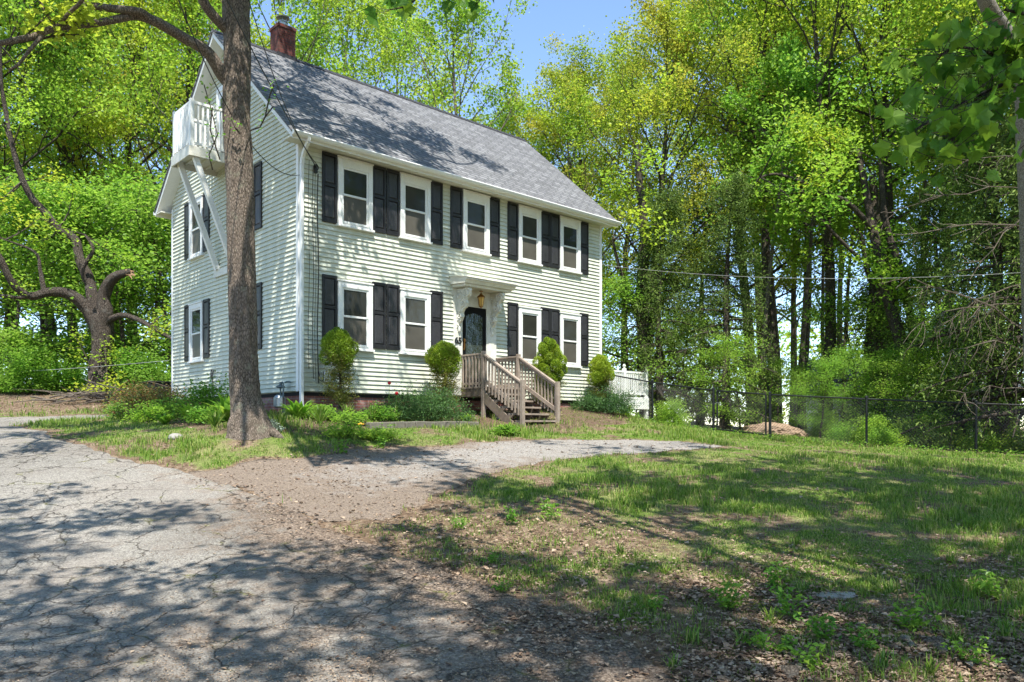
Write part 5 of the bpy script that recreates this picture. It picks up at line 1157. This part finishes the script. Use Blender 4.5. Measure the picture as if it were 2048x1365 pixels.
# weeds in the foreground
def weed(seed, pos, sc_, label, mat='weed', tall=True):
    r = np.random.default_rng(seed); e = empty('weed', (pos[0], pos[1], g1(*pos))); tag(e, label, 'weed', 'weeds in the shaded lawn'); b = MB(); C = []
    for k in range(r.integers(4, 8)):
        q_, d = wander((r.normal()*.03, r.normal()*.03, 0), (r.normal()*.4, r.normal()*.4, 1), (.16 if tall else .09)*sc_*r.uniform(.6, 1.2), 4, r, .2, 0); b.tube(q_, [.0025]*5, 3, False)
        for c in q_[1:]:
            for j in range(5): C.append(c+r.normal(size=3)*np.array([.025, .025, .008])*sc_)
    b.build('stems', mats['weed'], e, keep=True); V, Fq = leaf_quads(np.array(C), .042*sc_, r, up=.45, aspect=.55); fast_mesh('leaves', V, Fq, mats[mat], e)
wd = [(1025,1050,1.3,'bright weed at the lawn edge, left of the pair'),(1105,1040,1.6,'larger bright weed at the lawn edge'),(925,1058,.8,'tiny weed left of the bright pair'),(1555,1175,1.2,'weed beside the flat grey stone'),(1455,1222,1.3,'weed in the leaf litter left of the tall shoots'),(1575,1240,1.5,'leafy weed in the middle of the dry leaves'),
 (1645,1285,1.2,'weed just left of the broken bark'),(1545,1310,1.2,'lowest weed in the dry leaves'),(1825,1265,1.5,'weed with upright shoots by the split stick'),(1720,1300,1.1,'weed between the two white sticks'),(1990,1200,1.6,'spreading weed at the right edge'),(1300,1225,.9,'small dark weed at the edge of the asphalt'),(1630,1350,1.2,'weed cut by the bottom edge'),(1950,1335,1.0,'grassy weed at the bottom right'),(985,1130,.7,'small shoot in the brown litter'),(1000,1185,.7,'small shoot lower in the brown litter'),(680,910,1.6,'dark clover clump on the verge'),(760,900,1.6,'clover clump beside the gravel path')]
ex = [(1240,1110,.7),(1330,1150,.6),(1410,1120,.7),(1380,1290,.8),(1480,1290,.7),(1600,1190,.9),(1690,1230,.6),(1780,1190,.8),(1870,1230,.7),(1910,1290,.9),(1760,1340,.8),(1860,1350,.7),(2010,1280,1.0),(1540,1250,.8),(1350,1340,.5),(1900,1130,.8),(1700,1130,.6),(1590,1090,.6),(1480,1070,.5)]
for i, (u, v, s) in enumerate(ex):
    p_ = hit(u, v); herb('grass_tuft', 400+i, p_, 34, .13*s+.03, .0035, 1.25, 'grassblade', 'small grass tuft scattered in the thin shaded lawn', 'grass tuft', 'grass tufts in the shaded lawn', droop=.6)
for i, (u, v, s, l) in enumerate(wd): weed(300+i, hit(u, v), s, l)
# sticks, bark pieces, flat stone
def stick(name, pts, rad, mat, label, cat='stick', n=6):
    P_ = [hit(u, v) for u, v in pts]; P_ = [Vector((x, y, g1(x, y)+rad*.7+.004)) for x, y in P_]; o = P_[0]; b = MB()
    a_, c_ = interp([tuple(p-o) for p in P_], [rad]*len(P_), .05); bb = rough_tube(a_, c_, n, .3, 7); ob = bb.build(name, mats[mat], None, smooth=True, keep=True); ob.location = o; tag(ob, label, cat); return ob
stick('stick', [(1805,1280),(1818,1292),(1828,1304)], .022, 'bark_pale', 'short pale stick left of the split log piece')
stick('stick', [(1060,1145),(1090,1155),(1120,1165)], .011, 'bark_dark', 'thin dark stick in the litter below the bright weeds')
stick('stick', [(1968,1175),(1972,1155),(1978,1140)], .010, 'bark_pale', 'thin curved stick at the right of the lawn')
stick('stick', [(1735,1258),(1745,1259),(1756,1258)], .016, 'bark_pale', 'small white stick in the middle of the dry leaves')
stick('stick', [(760,1115),(800,1122),(850,1128)], .009, 'deadwood', 'long thin twig at the asphalt edge')
for i, (u, v, L, label) in enumerate(((1862,1300,.30,'broken piece of pale split wood among the dry leaves'),(1620,1275,.18,'flat reddish bark piece left of the weeds'),(1568,1358,.2,'split wood piece at the bottom edge'))):
    p = hit(u, v); b = MB(); z0 = g1(*p)
    for k in range(4): b.beam((p[0]+k*.018, p[1]-L/2+k*.02, z0+.02), (p[0]+k*.022+.02, p[1]+L/2-k*.03, z0+.035+.01*k), .03, .018)
    ob = b.build('wood_piece', mats['deadwood'] if i != 1 else mats['rawwood'], None, off=(p[0], p[1], z0), bevel=.004); ob.location = (p[0], p[1], z0); tag(ob, label, 'wood piece')
p = hit(1670, 1195); b = MB(); b.lathe([(.16, 0), (.19, .015), (.17, .035), (.05, .045), (.001, .046)], (0, 0, 0), 14)
ob = b.build('flat_stone', mats['stone'], None); ob.location = (p[0], p[1], g1(*p)-.004); ob.scale = (1.1, .55, .8); ob.rotation_euler = (0, 0, .3); tag(ob, 'flat grey stone half sunk in the lawn', 'stone')
# garden edging of concrete blocks
eb = [hit(u, v) for u, v in ((735,858),(790,856),(850,855),(910,854),(965,855))]
pts = np.array(eb); acc = 0; k = 0
segL = np.hypot(*(pts[1:]-pts[:-1]).T); tot = segL.sum(); cum = np.r_[0, np.cumsum(segL)]
for k in range(int(tot/.31)):
    s = (k+.5)*.31; x = np.interp(s, cum, pts[:, 0]); y = np.interp(s, cum, pts[:, 1]); x2 = np.interp(s+.1, cum, pts[:, 0]); y2 = np.interp(s+.1, cum, pts[:, 1]); an = math.atan2(y2-y, x2-x)
    b = MB(); b.box(-.14, .14, -.07, .07, -.05, .12); ob = b.build('edging_block', mats['concrete'], None, bevel=.012); ob.location = (x, y, g1(x, y)); ob.rotation_euler = (R_.uniform(-.04, .04), R_.uniform(-.03, .03), an+R_.uniform(-.05, .05))
    tag(ob, 'weathered concrete block in the low row edging the front bed', 'block', 'edging blocks of the front bed')
for i, (u, v, s, l) in enumerate(((1000,838,.16,'grey rock left of the stair foot'),(640,838,.14,'pale rock under the first topiary'),(352,878,.12,'reddish rock on the grass verge'),(1390,805,.30,'pale boulder inside the fence beyond the deck'))):
    p = hit(u, v); bm = bmesh.new(); bmesh.ops.create_icosphere(bm, subdivisions=3, radius=s); rr_ = np.random.default_rng(i)
    for vv in bm.verts: n_ = float(fbm(np.array([vv.co.x*6+i*9]), np.array([vv.co.y*6+vv.co.z*4]), i)[0]); vv.co *= .75+.5*n_; vv.co.z *= .6
    me = bpy.data.meshes.new('rock'); bm.to_mesh(me); bm.free(); ob = bpy.data.objects.new('rock', me); COL.objects.link(ob); me.materials.append(mats['stone']); ob.location = (p[0], p[1], g1(*p)+s*.15); tag(ob, l, 'rock')
# brush pile
r = np.random.default_rng(77); cx_, cy_ = at_(205, 22.2); z0 = g1(cx_, cy_); e = empty('brush_pile', (cx_, cy_, z0)); tag(e, 'pile of pale cut branches at the foot of the old tree', 'brush pile'); b = MB()
for k in range(70):
    x0, y0_ = r.normal()*.85, r.normal()*.4; L = r.uniform(.7, 2.2); az = r.normal()*.5+(math.pi if r.uniform() < .5 else 0)
    q_, d = wander((x0-L/2*math.cos(az), y0_-L/2*math.sin(az), r.uniform(.02, .25)), (math.cos(az), math.sin(az), r.normal()*.08), L, 5, r, .12, -.01); rd = r.uniform(.008, .035); b.tube(q_, [rd*(1-.12*i) for i in range(6)], 5)
b.build('branches', mats['deadwood'], e, keep=True)
# mulch pile behind the fence
p = at_(1545, 25.0); bm = bmesh.new(); bmesh.ops.create_icosphere(bm, subdivisions=5, radius=1)
for vv in bm.verts: n_ = float(fbm(np.array([vv.co.x*3+3]), np.array([vv.co.y*3+vv.co.z*2]), 3)[0]); vv.co *= .8+.4*n_; vv.co.x *= 1.0; vv.co.y *= .8; vv.co.z *= .42; vv.co *= .92+.16*float(fbm(np.array([vv.co.x*14]), np.array([vv.co.y*14+vv.co.z*9]), 8)[0])
me = bpy.data.meshes.new('mulch_pile'); bm.to_mesh(me); bm.free(); ob = bpy.data.objects.new('mulch_pile', me); COL.objects.link(ob); me.materials.append(painted('mulch', (.36, .25, .17), .95, .4, 9, 1.0, dirt_or_sheen=(.10, .065, .04))); ob.location = (p[0], p[1], g1(*p)); tag(ob, 'tan mulch heap behind the fence gate', 'mulch pile')
# gas meter against the gable wall by the corner
go_ = (-.30, .38, .25); gmt = T('gas_meter', *go_, 'grey gas meter with pipes beside the big trunk at the wall', 'gas meter')
b = MB(); b.lathe([(.10, 0), (.115, .03), (.115, .22), (.09, .26)], (-.26, .38, .42), 14); b.box(-.36, -.16, .30, .46, .44, .64); b.build('meter_body', mats['metal'], gmt, off=go_)
b = MB(); b.tube([(-.20, .32, .1), (-.20, .32, .95), (-.12, .32, .98), (-.03, .32, .98)], .02, 8); b.tube([(-.20, .45, .68), (-.20, .45, .92), (-.20, .36, .97)], .02, 8); b.lathe([(.03, 0), (.09, .02), (.09, .05), (.03, .08), (.03, .14)], (-.20, .45, .84), 10); b.build('pipe', mats['meter'], gmt, off=go_)
b = MB(); b.lathe([(.06, 0), (.06, .02)], (-.26, .38, .69), 10); b.build('dial_cover', mats['meter'], gmt, off=go_)
# dark bin behind the rear corner
bo = (-.1, 8.3, .95); bn = T('dark_bin', *bo, 'dark box showing behind the left rear corner of the house', 'bin')
b = MB(); b.box(-.45, .3, 8.0, 8.7, .6, 1.28); b.build('body', mats['blackmetal'], bn, off=bo, bevel=.02); b = MB(); b.box(-.48, .33, 7.97, 8.73, 1.285, 1.33); b.build('lid', mats['blackmetal'], bn, off=bo, bevel=.01)
# small pallet-grey slab at the end of the driveway strip
p = hit(246, 829); b = MB(); b.box(-.45, .45, -.35, .35, -.05, .06); ob = b.build('concrete_step', mats['concrete'], None, bevel=.01); ob.location = (p[0]+.2, p[1]+.2, g1(*p)); ob.rotation_euler = (0, 0, .2); tag(ob, 'grey concrete slab at the end of the side drive', 'slab')
# neighbouring house glimpsed through the trees
nh = empty('neighbour_house', ((1800-1024)/F*44, 44, g1((1800-1024)/F*44, 44)-.8), -.25); tag(nh, 'pale clapboard neighbour house half hidden behind the trees at right', 'house')
b = MB(); b.box(-5, 5, -3, 3, 0, 3.2); b.build('wall', mats['siding'], nh)
b = MB(); b.prism([(-3.4, 3.05), (0, 5.0), (3.4, 3.05), (3.4, 3.2), (0, 5.2), (-3.4, 3.2)], -5.3, 5.3); b.build('roof', mats['shingle'], nh)
for xx in (-3.2, 0, 3.0):
    b = MB(); b.box(xx-.5, xx+.5, -3.06, -3.01, 1.2, 2.5); wn = b.build('window', mats['white'], nh); b = MB(); b.box(xx-.42, xx+.42, -3.08, -3.062, 1.28, 2.42); b.build('pane', mats['glass'], wn)
# overhead wires
def wire(pts, sag, rad, mat, label, n=24):
    A, B = Vector(pts[0]), Vector(pts[1]); b = MB(); b.tube([A.lerp(B, k/n)-A-Vector((0, 0, sag*4*(k/n)*(1-k/n))) for k in range(n+1)], rad, 4); o = b.build('overhead_wire', mats[mat], None, keep=True); o.location = A; tag(o, label, 'wire'); 
cz = Vector(hw(.36, -.09, 5.62))
wire([px(330, -260, 9.5), cz], .15, .010, 'cable', 'black service wire running down past the gable to the house corner')
wire([px(430, -240, 9.8), cz+Vector((.02, 0, .05))], .55, .008, 'cable', 'thinner black wire sagging beside the service wire')
wire([px(250, -300, 9.5), hw(-.05, -.12, 5.35)], 1.1, .009, 'cable', 'slack black wire drooping across the gable siding')
wire([hw(9.9, .0, 4.9), px(2250, 530, 16)], .35, .0045, 'wire_white', 'pale wire crossing the wood from the house to the right edge')
wire([px(-200, 750, 27), hw(-.1, 7.5, 1.9)], .1, .006, 'wire_white', 'thin pale line strung behind the old tree to the house')
# prototypes that were never planted
for k_, o in PR.items():
    if k_ not in used: print('unused', k_)
print('objects', len(bpy.data.objects))
